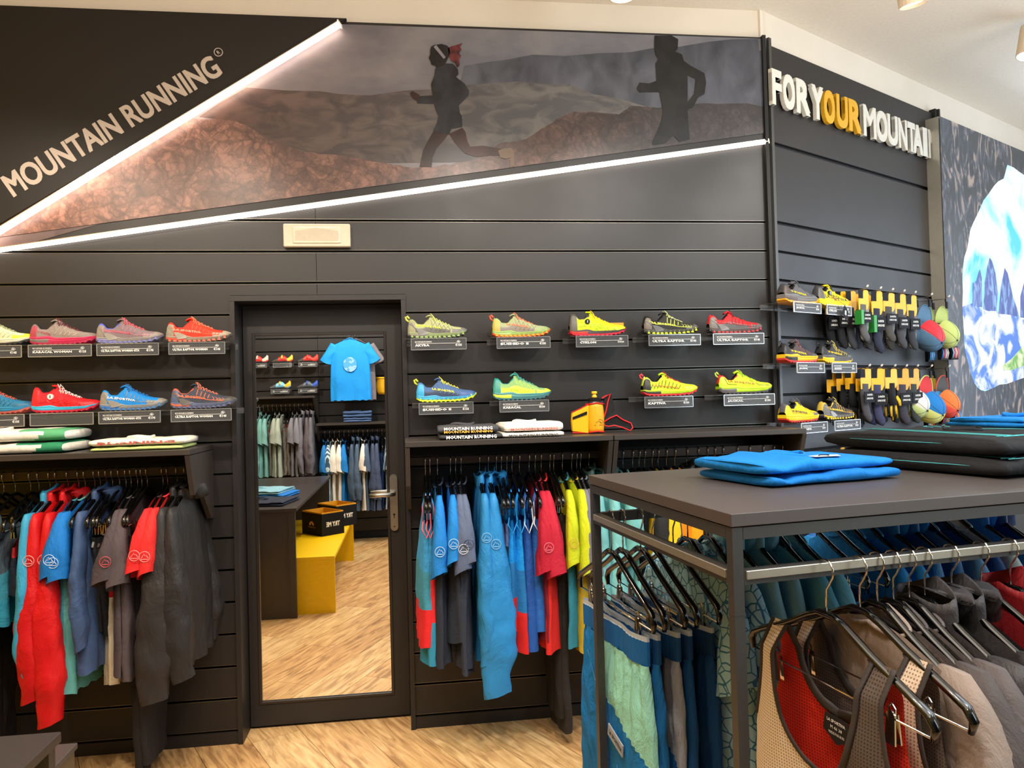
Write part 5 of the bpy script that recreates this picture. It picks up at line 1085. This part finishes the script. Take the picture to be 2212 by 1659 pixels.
# =============== RUNNING BELT WITH BOTTLE
bp_=Y(1285,930,-.16); bx=bp_.x; bz=1.403
t=thing('bottle_belt','yellow and red running belt holding a bottle with yellow cap on the right shelf','belt',(bx,-.17,bz))
myel=cloth('#f0b412',.6,.3); mred=plain('#d8181c',.5); mblk=cloth('#1b1b1c',.8,.5)
bot=[(.036,0.02),(.037,.12),(.036,.14),(.03,.152),(.024,.158)]
def lathe(prof,n=20,c=(0,0)): return [[(c[0]+r*math.cos(2*PI*k/n),c[1]+r*.85*math.sin(2*PI*k/n),z) for k in range(n)] for r,z in prof]
bo=obj('bottle',MB().loft(lathe(bot)),plain('#242424',.3),t,smooth=True)
obj('bottle_cap',MB().loft(lathe([(.031,.153),(.032,.158),(.032,.166),(.02,.168),(.012,.17)])),m_ink,bo)
obj('spout',MB().loft(lathe([(.012,.168),(.0125,.178),(.008,.181),(.008,.186),(.0135,.188),(.0135,.199),(.009,.2)])),plain('#f4bc18',.35),bo,smooth=True)
pr=[]
for j in range(9):
    z=.002+.136*j/8; w=.039+.004*math.sin(j*.4); pr.append([((w)*math.cos(a),-.002+(w)*.95*math.sin(a)-.001,z+.006*(1-abs(math.cos(a)))) for a in [2*PI*k/24 for k in range(24)]])
obj('bottle_sleeve',MB().loft(pr),plain('#eca80e',.5),t,smooth=True)
for z in (.004,.138): obj('red_edging',MB().tube([((.0405+.002*(z>.1))*math.cos(a),-.002+.039*math.sin(a),z+.006*(1-abs(math.cos(a)))) for a in [2*PI*k/24 for k in range(25)]],.0035,6,cap=(0,0)),mred,t,smooth=True)
lg=MB(); fy=lambda a,b:(a,-.0425,b); 
lg.tube([(.018*math.cos(a)+.012,-.0425,.048+.018*math.sin(a)) for a in [PI*k/10 for k in range(11)]],.0008,4); lg.tube([(-.002,-.043,.05),(.008,-.043,.06),(.013,-.043,.055),(.018,-.043,.05),(.026,-.043,.048)],.0009,4); text(lg,'LA SPORTIVA',(-.014,-.0425,.036),(.045,.002,0),(0,0,.006)); obj('lettering',lg,m_ink,t,fix=False)
# left pouch
P=[(-.115,0,.012),(-.04,-.01,.0),(-.035,-.01,.135),(-.115,0,.098),(-.118,0,.06)]
mb=MB(); rings=[[(x,y-.018+ (0 if s else .03),z+(0)) for x,y,z in P] for s in (0,1)]
pts=[]; mb.prism([(x,-.02+y,z) for x,y,z in P],(0,.028,0)); obj('side_pouch',mb,myel,t,bev=.003)
obj('zip',MB().prism([(-.114,-.024,.068),(-.046,-.034,.092),(-.046,-.034,.106),(-.114,-.024,.08)],(0,.003,0)),m_ink,t)
obj('red_edging',MB().tube([(-.116,-.012,.1),(-.075,-.02,.118),(-.035,-.022,.137)],.0035,6).tube([(-.115,-.014,.006),(-.08,-.02,.0045),(-.04,-.026,.004)],.0035,6),mred,t)
# wings of the belt to the right
w1=[(.035,0,.1),(.05,.0,.165),(.085,.01,.185),(.1,.012,.13),(.098,.01,.1),(.075,.0,.085),(.04,0,.06)]
obj('belt_wing',MB().prism([(x,y,z) for x,y,z in w1],(0,.012,0)),mblk,t)
obj('red_edging',MB().tube([(.036,-.003,.165),(.055,-.003,.176),(.078,-.003,.186),(.065,-.003,.15),(.055,-.003,.105),(.042,-.003,.07)],.0035,6),mred,t)
w2=[(.042,-.01,.035),(.04,-.01,.052),(.07,-.015,.07),(.1,-.02,.082),(.13,-.02,.06),(.17,-.02,.042),(.178,-.02,.02),(.165,-.02,.006),(.13,-.02,.022),(.09,-.018,.034),(.06,-.012,.03)]
obj('mesh_wing',MB().prism(w2,(0,.008,0)),cloth('#1c1c1e',.8,.3,10,perf=260),t)
obj('red_edging',MB().tube([(x,y-.002,z) for x,y,z in w2]+[w2[0]],.0034,6,cap=(0,0)),mred,t,smooth=True)
# =============== PEGS, SOCKS, GLOVES, CAPS ON THE RIGHT WALL
m_tip=plain('#e9e6df',.3)
def peg(s,z,label,L=.2):
    p=RW(s,0,z); t=thing('display_peg',label,'peg',p)
    obj('rod',MB().tube([RN*.0,RN*L*.9+Vector((0,0,.0)),RN*L*.97+Vector((0,0,.006)),RN*L+Vector((0,0,.014))],.0022,6),m_chrome,t,smooth=True)
    obj('peg_tip',MB().tube([RN*L+Vector((0,0,.012)),RN*(L+.006)+Vector((0,0,.02))],[.006,.0045],8),m_tip,t)
    obj('base_clip',MB().ob(RN*.004+Vector((0,0,-.006)),(RD,RN,(0,0,1)),(.008,.004,.014)),m_chrome,t); return t
ang=math.atan2(RD.y,RD.x)
def sock(s,off,z,label,c1,c2='#3a3a3c',green=False,group=None,tw=0.,glove=False,L=.2,w=.05,kc='#f0b010'):
    p=RW(s,off,z); t=thing('glove_pair' if glove else 'sock_pair',label,'gloves' if glove else 'socks',p,ang+tw-.12-.45*abs(N(s*31,off*17,z)),group); t.scale=(.95+.3*N(s*17,off*40,1),1,1.05+.22*N(s*29,off*23,5))
    x=w; cd_=[(-x,0,-.1),(-x,0,-.04),(-x*.9,0,-.035),(-x*.15,0,-.035),(-x*.1,0,.004),(x*.0,0,.012),(x*.5,0,.014),(x*.8,0,.008),(x*.85,0,-.075),(x*.55,0,-.098),(x*.1,0,-.105)]
    obj('hanging_card',MB().prism(cd_,(0,.0015,0)),plain(kc,.5),t)
    obj('card_top',MB().prism([(-x,-.001,-.036),(-x,-.001,.012),(-x*.2,-.001,.012),(-x*.2,-.001,-.036)],(0,.0012,0)),m_ink,t)
    def tube_(pts,r,m,nm): obj(nm,MB().tube(pts,r,10,flat=.45,up=(1,0,0)),m,t,smooth=True)
    if not glove:
        tube_([(-.01,.006,-.07),(-.012,.008,-.12),(-.008,.008,-.19),(.0,.006,-.235),(.02,.004,-.262),(.035,.004,-.275)],[.03,.033,.03,.03,.027,.014],cloth(c1,.9,.3),'sock')
        tube_([(.03,.012,-.05),(.03,.014,-.1),(.02,.014,-.2),(.0,.012,-.255),(-.01,.012,-.27)],[.022,.028,.028,.024,.012],cloth(c2,.9,.3),'sock')
        o=obj('band',MB().box((-x*.95,-.02,-.175),(x*.8,-.017,-.115)),m_ink,t)
        mb=MB(); text(mb,'3-PATH',(-x*.5,-.0205,-.138),(x*.9,0,0),(0,0,.011),0,.03); text(mb,'LONG SOCKS',(-x*.6,-.0205,-.158),(x*1.1,0,0),(0,0,.011),0,.03); obj('band_text',mb,m_wtxt,o,fix=False)
        if green: obj('green_tab',MB().box((-x*1.2,-.022,-.185),(-x*.75,.02,-.105)),plain('#2f8f3a',.4),t)
    else:
        tube_([(0,.004,-.07),(0,.004,-.13),(.004,.004,-.2)],[.022,.026,.034],cloth(c1,.8,.3),'palm')
        for k,(dx_,ln) in enumerate(((-.026,.05),(-.009,.065),(.009,.068),(.026,.055))):
            tube_([(dx_*.8,.004,-.19),(dx_,.004,-.21),(dx_*1.1,.002,-.2-ln)],[.0095,.010,.006],cloth(c2 if k%2 else c1,.8,.3),'finger')
        tube_([(.03,.0,-.15),(.045,-.004,-.175),(.05,-.006,-.205)],[.012,.012,.008],cloth(c2,.8,.2),'thumb')
    return t
def pegrow(uvs,off,what):
    return [ (Rs(u,v,off)) for u,v in uvs]
p1=pegrow([(1877,617),(1906,620),(1932,624),(1957,628),(1981,631),(2016,636),(2053,640)],.21,'')
ord_=['first','second','third','fourth','fifth','sixth','seventh']
z1=sum(z for s,z in p1)/7
p2=pegrow([(1882,790),(1908,792),(1937,789),(1962,790),(1986,790),(2016,788),(2054,789)],.21,''); z2=sum(z for s,z in p2)/7
p3=pegrow([(1914,962),(1937,958),(1960,953),(1980,949),(1995,946),(2020,943),(2057,940)],.21,''); z3=sum(z for s,z in p3)/7
for (pp,zz,nm) in ((p1,z1,'upper'),(p2,z2,'middle'),(p3,z3,'lower')):
    for i,(s,z) in enumerate(pp): peg(s,zz-.014,'chrome peg with white tip, %s from the left in the %s row'%(ord_[i],nm))
za=z1-.03; zb2=z2-.03
cols=['#46464a','#3a3b40','#5a5a5c','#2c3040','#4c4a46']
cnt=0
for i in range(5):
    s=p1[i][0]
    for j,off in enumerate((.05,.11,.18)):
        n_='%s pair back on the %s upper peg'%(('rearmost','middle','front')[j],ord_[i])
        sock(s+(-.004 if j<2 else 0),off,za,'dark grey carded socks with yellow header, '+n_,cols[(i+j)%5],['#8c8c8a','#33353c','#6a6c70','#585652','#70706c'][i],green=(i<2 and j==2),group='carded socks on the upper pegs',tw=.0)
for i in range(5):
    s=p2[i][0]
    for j,off in enumerate((.06,.12,.18)):
        gl=(i in (0,2,3) and j==1) or (i==2 and j==2)
        n_='%s pair on the %s middle peg'%(('rearmost','middle','front')[j],ord_[i])
        sock(s,off,zb2,('black and yellow carded gloves, ' if gl else 'dark carded socks with yellow header, ')+n_,'#141416' if gl else ['#4a4a50','#3a3c58','#2c3a66','#3c3a44','#3a4040'][i],'#e8b818' if gl else '#2a2a2e',glove=gl,group='carded socks and gloves on the middle pegs',kc='#f0a010' if i>2 else '#f0b418')
for i in range(6):
    for j,off in enumerate((.06,.12,.18)):
        sock(Rs(1850+i*21,950,.15)[0],off,z3-.03,'black item on yellow header card, %s column, %s on the lower pegs'%(ord_[i],('rear','middle','front')[j]),'#1c1c1e','#26262a',group='yellow carded items on the lower pegs')
# black gloves bunch at the left of the middle row
for i in range(4):
    s=Rs(1824+i*9,850,.12)[0]; sock(s,.06+.03*i,zb2,'all-black gloves with yellow mark, %s of the bunch beside the middle row shoes'%ord_[i],'#101012','#141416',glove=True,group='black gloves by the shoes')
for i in range(3):
    s=Rs(1815+i*11,660,.10)[0]; sock(s,.05+.03*i,za,'carded black socks beside the upper shoes, %s of three'%ord_[i],'#26262a','#2f2f33',group='black socks by the upper shoes')
def cap(s,off,z,label,cc,cv,front=None,rx=0.,tw=0.,panel=None,sc=1.):
    """hanging cap: clipped by the visor, crown hanging below"""
    p=RW(s,off,z); t=thing('cap',label,'cap',p,ang+tw); m=cloth(cc,.8,.25) if isinstance(cc,str) else cc
    n=28; rings=[]; cz=-.155*sc
    def P(a,b,k=1.):     # a: 0 rim .. 1 crown button, b: angle round the rim
        q=math.cos(a*PI/2)**.75; h=math.sin(a*PI/2)
        x=.098*sc*q*math.cos(b)*k; u=.088*sc*q*math.sin(b)*k; v=.095*sc*h*k
        return (x,.02-v*.80-u*.30,cz+u*.86-v*.50)
    for i in range(11): rings.append([P(i/10*.995,2*PI*k/n) for k in range(n)])
    def f(i,j):
        b=2*PI*(j+.5)/n
        return 1 if (math.sin(b)<.15 if not panel else math.sin(b)>.4) else 0
    m2=cloth(front,.8,.25) if front else (cloth(panel,.6,.2) if panel else m)
    obj('crown',MB().loft(rings,0,(0,1),mf=f),[m,m2],t,smooth=True)
    mb=MB()
    for q in range(3): mb.tube([P(s_/8*.99,q*PI/3+PI/6,1.006) for s_ in range(9)]+[P(s_/8*.99,q*PI/3+PI/6+PI,1.006) for s_ in range(7,-1,-1)],.0009,4)
    mb.tube([P(.995,0),tuple(Vector(P(1,0))+Vector((0,-.005,-.003)))],.005,8)
    obj('seams',mb,plain('#3a3a3a',.7),t)
    v=[(.078*sc*math.sin(b),.028-.012*math.cos(b),cz+.060*sc+.098*sc*max(0,math.cos(b))**.8) for b in [-PI/2+PI*k/14 for k in range(15)]]
    obj('visor',MB().prism(v,(0,.003,0)),cloth(cv,.7,.2),t)
    obj('visor_edge',MB().tube(v,.0035,6),cloth(front or cv,.7,.2),t,smooth=True)
    obj('clip',MB().tube([(0,0,.03),(.004,0,.045),(0,0,.052),(-.004,0,.045),(0,0,.03)],.002,5).box((-.01,-.012,-.012),(.01,-.004,.03)),m_ink,t); return t
s6,s7=p1[5][0],p1[6][0]; t6,t7=p2[5][0],p2[6][0]; s5=p2[4][0]
cap(s6-.03,.12,z1-.06,'slate blue cap behind the red-fronted one on the upper pegs','#4a6c88','#4a6c88')
cap(s6+.02,.17,z1-.06,'slate blue cap with red front panel on the upper pegs','#4f7390','#4f7390',panel='#e0303c',sc=1.15)
cap(s7,.10,z1-.06,'pale lime cap behind another on the last upper peg','#b8c470','#aebc68')
cap(s7+.02,.17,z1-.06,'pale lime cap nearest on the last upper peg','#c0cc74','#b4c068',sc=1.05)
cap(s5+.03,.10,z2-.06,'pale aqua cap on the left of the middle row caps','#7cb0b4','#86b8bc')
cap(s5+.06,.16,z2-.06,'white and mint cap between the socks and the blue cap','#e4e0d4','#8fc0c4',front='#c8d890')
cap(t6-.03,.13,z2-.06,'blue cap with red visor behind the blue and yellow one','#4a80bc','#d82c2c',front='#b8bcd8')
cap(t6+.01,.18,z2-.06,'blue and pale yellow cap with red visor','#1f78c0','#d82c2c',front='#d8dc80',sc=1.15)
cap(t7-.03,.12,z2-.06,'blue cap with yellow-edged dark visor','#3a88c0','#e8c020',front='#e8c020')
cap(t7+.02,.17,z2-.06,'orange and red cap with yellow-edged visor','#e87838','#48443e',front='#e85040',sc=1.05)
def pack(s,off,z,label,seed):
    random.seed(seed); p=RW(s,off,z); t=thing('band_pack',label,'headband pack',p,ang)
    obj('pack_card',MB().box((-.05,0,-.085),(.05,.02,0)),m_ink,t)
    for k in range(4):
        c=['#d8dce0','#2f7fd0','#d83a4c','#e8a030','#7ab0d8','#c8c0b0'][random.randrange(6)]
        obj('band',MB().tube([(-.038+.022*k,-.003,-.075),(-.034+.022*k,-.009,-.04),(-.04+.022*k,-.003,-.008)],.008,8,flat=.4,up=(1,0,0)),plain(c,.5),t,smooth=True)
    return t
for i,(u,v,off,l) in enumerate(((2013,752,.1,'boxed striped headbands hanging under the slate cap'),(2040,748,.14,'boxed headbands hanging under the lime cap, left'),(2062,748,.12,'boxed headbands hanging under the lime cap, right'),(2010,895,.1,'boxed headbands hanging under the blue caps'),(2042,886,.14,'boxed headbands with white label under the orange cap'),(2066,885,.16,'boxed headbands under the orange cap, right'))):
    s,z=Rs(u,v,off); pack(s,off,z,l,i+3)
s,z=Rs(1826,677,.2); hg=thing('swing_tag','black diamond swing tag hanging from the yellow and black high-cut shoe','tag',RW(s,.2,z)); 
obj('tag_card',MB().prism([RD*-.033,Vector((0,0,-.04))+RD*.006,RD*.03+Vector((0,0,.006)),Vector((0,0,.045))-RD*.004],RN*.001),m_ink,hg); obj('tag_mark',MB().prism([RN*.0015+RD*-.008+Vector((0,0,-.005)),RN*.0015+RD*.006+Vector((0,0,-.012)),RN*.0015+RD*.008+Vector((0,0,.014)),RN*.0015+RD*-.004+Vector((0,0,.016))],RN*.0005),m_wtxt,hg)
obj('tag_cord',MB().tube([Vector((0,0,.044)),Vector((0,0,.07))-RD*.01-RN*.03,Vector((0,0,.1))-RD*.03-RN*.08],.001,4),plain('#d8484c',.6),hg)
# =============== SEEN IN THE MIRROR (real things behind the photographer)
def rack_back(x0,x1,zt,label):
    t=thing('clothes_rack_unit',label,'wall shelf',((x0+x1)/2,YB,zt)); w=(x1-x0)/2
    obj('shelf_board',MB().box((-w,0,-.024),(w,.36,0)),m_shelf,t)
    for s in (-1,1):
        xa=s*w-(s>0)*.02; obj('side_panel',MB().prism([(xa,0,-.026),(xa,.36,-.026),(xa,.2,-.2),(xa,0,-.34)],(.02,0,0)),m_shelf,t)
    obj('hanging_rail',MB().box((-w+.02,.195,-.115),(w-.02,.215,-.083)),m_metal,t); return t
rack_back(-3.0,-1.455,1.665,'black shelf and rail unit on the opposite wall, higher one; seen in mirror')
rack_back(-1.445,.2,1.352,'black shelf and rail unit on the opposite wall, lower one; seen in mirror')
def hb(x,zt,kind,short,cat,col,**k):
    loc=Vector((x,YB+.205,zt-.08)); rz=PI/2+random.uniform(-.06,.06)
    hanger('hanger of the '+short,loc,rz,kind in('pants','shorts'),.8 if kind in('tee','jacket') else 1.); garment(kind,short,cat,loc,rz,col,**k)
MR=', seen in mirror'
random.seed(5)
hl=[('#6fa49c','aqua-green jacket, first','jacket'),('#6fa49c','aqua-green t-shirt, second','tee'),('#78aaa2','aqua-green t-shirt, third','tee'),('#8a8880','stone trousers with red waistband, left','pants'),('#9aa394','sage t-shirt, left','tee'),('#a4ad9c','sage t-shirt, right','tee'),('#8c857c','stone trousers with red waistband, middle','pants'),('#868078','stone trousers with red waistband, right','pants'),('#77757c','grey t-shirt, left','tee'),('#7c7a80','grey t-shirt, right','tee'),('#706e76','grey long-sleeved top, left','jacket'),('#5c5258','dark grey top, right','jacket'),('#66646a','grey jacket at the shelf end','jacket')]
for i,(c,n_,kd) in enumerate(hl): hb(-2.08+i*.048,1.665,kd,n_+MR,{'tee':'t-shirt','jacket':'jacket','pants':'trousers'}[kd],c,L=.8,sl=.28,w=.04,longs=.6,c2='#c83a30' if kd=='pants' else None)
hr=[('#1f74bc','bright blue t-shirt','tee',{}),('#7c9cb0','blue checked shirt, left','tee',dict(mat=mixcloth('#2c4a60','#b8ccd4',16,'wave',.5))),('#e4ded0','white t-shirt, first','tee',{}),('#e8e2d4','white t-shirt, second','tee',{}),('#1c7cc8','bright blue t-shirt beside the white ones','tee',{}),('#1a5c94','blue shorts','shorts',{}),('#46586c','slate jacket, left','jacket',{}),('#4c6076','slate jacket, right','jacket',{}),('#e6e0d2','white t-shirt, third','tee',{}),('#4a5c74','slate t-shirt','tee',{}),('#3f4c66','navy jacket, left','jacket',{}),('#44506a','navy jacket, right','jacket',{}),('#1c3a6c','navy trousers','pants',{}),('#8ca8bc','blue checked shirt, right','tee',dict(mat=mixcloth('#22384c','#a8bcc8',14,'wave',.5))),('#e0dccc','cream t-shirt at the mirror edge','tee',{})]
for i,(c,n_,kd,kw) in enumerate(hr): hb(-1.37+i*.053,1.352,kd,n_+MR,{'tee':'t-shirt','jacket':'jacket','pants':'trousers','shorts':'shorts'}[kd],c,L=.9,sl=.3,w=.05,longs=.6,**kw)
# t-shirt on show
tl=Vector((-1.06,-4.72,2.40)); 
rzf=PI/2-PI/2
def show_tee(label,loc,col,emb,rz):
    hanger('hanger of the '+label,loc,rz,False); t=thing('t_shirt',label,'t-shirt',loc,rz); m=cloth(col,.7,.5,6)
    obj('body',g_body(MB(),.80,.2,.225,.014,.05,3.3,fold=.006,neck=.03),m,t,smooth=True)
    for s in (1,-1):
        rings=[]
        for j in range(8):
            v=j/7; cx=s*(.165+.105*v); cz=-.175-.20*v; r=[]
            for k in range(14):
                a=2*PI*k/14; r.append((cx+s*(.05+.02*v)*math.cos(a)*.93,.020*math.sin(a)*(1+v)+.006*math.sin(v*9+a*2),cz+(.05+.02*v)*math.cos(a)*.42+.006*math.sin(a*3)))
            rings.append(r)
        obj('sleeve',MB().loft(rings,0,(1,0)),m,t,smooth=True)
    collar(t,m,zf=.04)
    if emb:
        mb=MB(); mb.poly([(.075*math.cos(a)*(1+.05*N(a*2)),.058 if False else .062,-.40+.082*math.sin(a)*(1+.06*N(a*3,2))) for a in [2*PI*k/22 for k in range(22)]])
        obj('print',mb,mixcloth('#4a9cdc','#8fbce4',14,'noise',.5),t,fix=False)
    return t
show_tee('bright blue t-shirt with round mountain print facing the mirror',tl,'#1690e4',True,.0)
show_tee('grey t-shirt hanging just behind the printed blue one; seen in mirror',tl+Vector((.05,-.09,.0)),'#7c7478',False,.0)
t=thing('display_peg','chrome peg carrying the printed t-shirt on the opposite wall','peg',(-1.06,YB,2.385)); obj('rod',MB().tube([(0,0,0),(0,.36,0),(0,.37,.012)],.004,6).tube([(.05,.0,0),(.05,.33,0)],.0035,6),m_chrome,t)
folded('slate blue folded trousers, lower of two on the opposite shelf; seen in mirror','trousers',(-1.0,YB+.2,1.354),.30,.26,.05,0,'#48608a',51,None,2,name='folded_trousers')
folded('slate blue folded trousers, upper of two on the opposite shelf; seen in mirror','trousers',(-1.0,YB+.2,1.408),.31,.26,.07,0,'#3f5880',52,None,2,name='folded_trousers')
t=thing('chalk_bag','yellow and red chalk bag at the right edge of the mirror view','bag',(-.72,YB+.12,1.66)); 
obj('bag_body',MB().loft([[( r*math.cos(a),r*math.sin(a)*.8,z) for a in [2*PI*k/16 for k in range(16)]] for r,z in ((.05,0),(.065,.03),(.07,.1),(.065,.17),(.07,.19))]),cloth('#d8a418',.6,.4),t,smooth=True)
obj('bag_rim',MB().tube([(.07*math.cos(a),.056*math.sin(a),.19) for a in [2*PI*k/16 for k in range(17)]],.008,6,cap=(0,0)),plain('#f0c020',.5),t); obj('red_panel',MB().box((.03,.04,.03),(.07,.06,.15)),plain('#d0202c',.5),t)
# climbing shoes: toe points to -x
CS=[(-2.10,2.04,'#e0382c','#3a3a38','#d8d0c0','black and red climbing shoe at the left mirror edge, upper row'),(-1.83,2.04,'#d8302a','#4a4844','#b8c83a','black climbing shoe with red tongue and lime strap, upper row'),(-1.55,2.04,'#e03428','#4c4a48','#e04030','black and red climbing shoe, upper row, beside the t-shirt'),(-1.86,1.745,'#7cc0dc','#5a6064','#f0b818','pale blue climbing shoe with yellow heel, lower row'),(-1.56,1.745,'#5c6468','#48484a','#3058b8','grey climbing shoe with blue heel, lower row')]
for x,z,cu,cs,chh,l in CS:
    t=thing('climbing_shoe',l+'; seen in mirror','shoe',(x,YB+.14,z),PI)
    L=.24; X=lambda q:(.5-q)*-L
    T=[(0,.085),(.06,.10),(.12,.08),(.25,.058),(.4,.085),(.5,.09),(.6,.075),(.75,.055),(.9,.038),(1,.018)]; Bt=[(0,.018),(.12,.004),(.35,.014),(.55,.012),(.8,.002),(1,.004)]
    rings=[]
    for i in range(31):
        q=i/30; w=lerpt([(0,.02),(.1,.03),(.4,.03),(.7,.042),(.9,.034),(1,.012)],q); b=lerpt(Bt,q); h=lerpt(T,q); rings.append([(X(q),w*math.cos(a),(b+h)/2+(h-b)/2*math.sin(a)) for a in [2*PI*k/16 for k in range(16)]])
    obj('upper',MB().loft(rings,mf=lambda i,j: 2 if i<8 and j<9 else (1 if (i>19 or j>9) else 0)),[plain(cu,.5),plain(cs,.5),plain(chh,.5)],t,smooth=True)
    obj('sole',MB().loft([[(X(i/20),s*lerpt([(0,.02),(.4,.028),(.7,.044),(.95,.03),(1,.01)],i/20)*1.03,lerpt(Bt,i/20)+dz) for s,dz in ((-1,0),(-1,.012),(1,.012),(1,0))] for i in range(21)]),m_dark,t)
    obj('strap',MB().tube([(X(.5),s_*.037,z_) for s_,z_ in ((-1,.05),(-.8,.078),(0,.092),(.8,.078),(1,.05))],.009,6,flat=.3,up=(1,0,0)),plain(chh,.5),t,smooth=True)
    obj('pull_loop',MB().tube([(X(.02),0,.09),(X(-.04),0,.11),(X(-.03),0,.125),(X(.04),0,.105)],.004,6),plain('#2a2a28',.6),t)
    holder((x+.11,YB+.2,z-.001),(-1,0,0),(0,1,0),'price holder under the '+l.split(',')[0].replace(' at the left mirror edge',' at left').replace(' with red tongue and lime strap',' with red tongue')+' '+('upper' if z>1.9 else 'lower')+' row; seen in mirror','SOLUTION' if False else 'CLIMBING','€150',w=.2,h=.045,blank=(cu=='#d8302a'))
# counter, bench, boxes, yellow seat box
ct=thing('counter','long black counter with dark top seen in the mirror','counter',(-1.27,-1.79,0))
obj('worktop',MB().box((-1.3,-2.45,.785),(.012,.01,.81)),plain('#38322f',.4),ct,bev=.002)
obj('end_panel',MB().box((-1.28,-.03,0),(-.0,-.005,.785)),m_shelf,ct); obj('end_panel',MB().box((-1.28,-2.43,0),(-.0,-2.4,.785)),m_shelf,ct); obj('edge_strip',MB().box((-.05,-.004,0),(.0,.004,.785)),m_shelf,ct)
bn=thing('bench','bright yellow bench seen in the mirror','bench',(-1.13,-2.84,0))
obj('seat_board',MB().box((-.52,-.96,.40),(.13,.96,.425)),m_yel,bn,bev=.001)
for y in (-.96,.935): obj('leg_panel',MB().box((-.52,y,0),(.13,y+.025,.40)),m_yel,bn)
def tbox(x,y,rz,label):
    t=thing('display_box',label,'box',(x,y,.426),rz); w,d,h,k=.115,.155,.19,.003
    for a,b in (((-w,-d,0),(w,-d+k,h)),((-w,d-k,0),(w,d,h)),((-w,-d,0),(-w+k,d,h)),((w-k,-d,0),(w,d,h)),((-w,-d,0),(w,d,k))): obj('box_side',MB().box(a,b),m_ink,t)
    obj('inner_lining',MB().box((-w+k,-d+k,k),(w-k,-d+2*k,h+.012)).box((-w+k,d-2*k,k),(w-k,d-k,h+.012)).box((-w+k,-d+k,k),(-w+2*k,d-k,h+.012)).box((w-2*k,-d+k,k),(w-k,d-k,h+.012)),plain('#f0a818',.5),t)
    mb=MB(); text(mb,'TRY ME',(-.07,-d-.0015,.075),(.14,0,0),(0,0,.042),0,.0,heavy=.05); obj('lettering',mb,m_wtxt,t,fix=False)
    mb=MB(); q=w+.0015
    for r in (.030,.02): mb.tube([(q,r*math.cos(a),.085+r*math.sin(a)) for a in [PI*k/10 for k in range(11)]],.005,5)
    text(mb,'LA SPORTIVA',(q,-.055,.062),(0,.11,0),(0,0,.012)); obj('emblem',mb,plain('#e8a050',.5),t,fix=False); return t
tbox(-1.20,-2.95,2.45,'black yellow-lined box lettered TRY ME, nearer on the yellow bench')
tbox(-1.12,-3.42,2.45,'black yellow-lined box, farther on the yellow bench')
def sb(label,pts_,zc,h): pass
yb=thing('seat_box','yellow seat box with dark cushion at the left edge of the mirror','seat',(-1.53,-1.72,0),-.04)
obj('box_body',MB().box((-.42,-.36,0),(0.0,.36,.42)),m_yel,yb,bev=.002); obj('cushion',MB().box((-.42,-.36,.421),(.004,.36,.475)),cloth('#4a4a4c',.7,.2),yb,bev=.012)
for i,(c,x,y,z,l) in enumerate((('#2b3346',-1.56,-2.15,.812,'navy folded trousers on the counter; seen in mirror'),('#1f7cd0',-1.62,-2.6,.812,'bright blue folded shirt on the counter, lower; seen in mirror'),('#8cc0d4',-1.66,-2.62,.845,'pale blue folded shirt on top on the counter; seen in mirror'))):
    folded(l,'shirt' if i else 'trousers',(x,y,z),.44,.4,.03,.2,c,60+i,None,2)
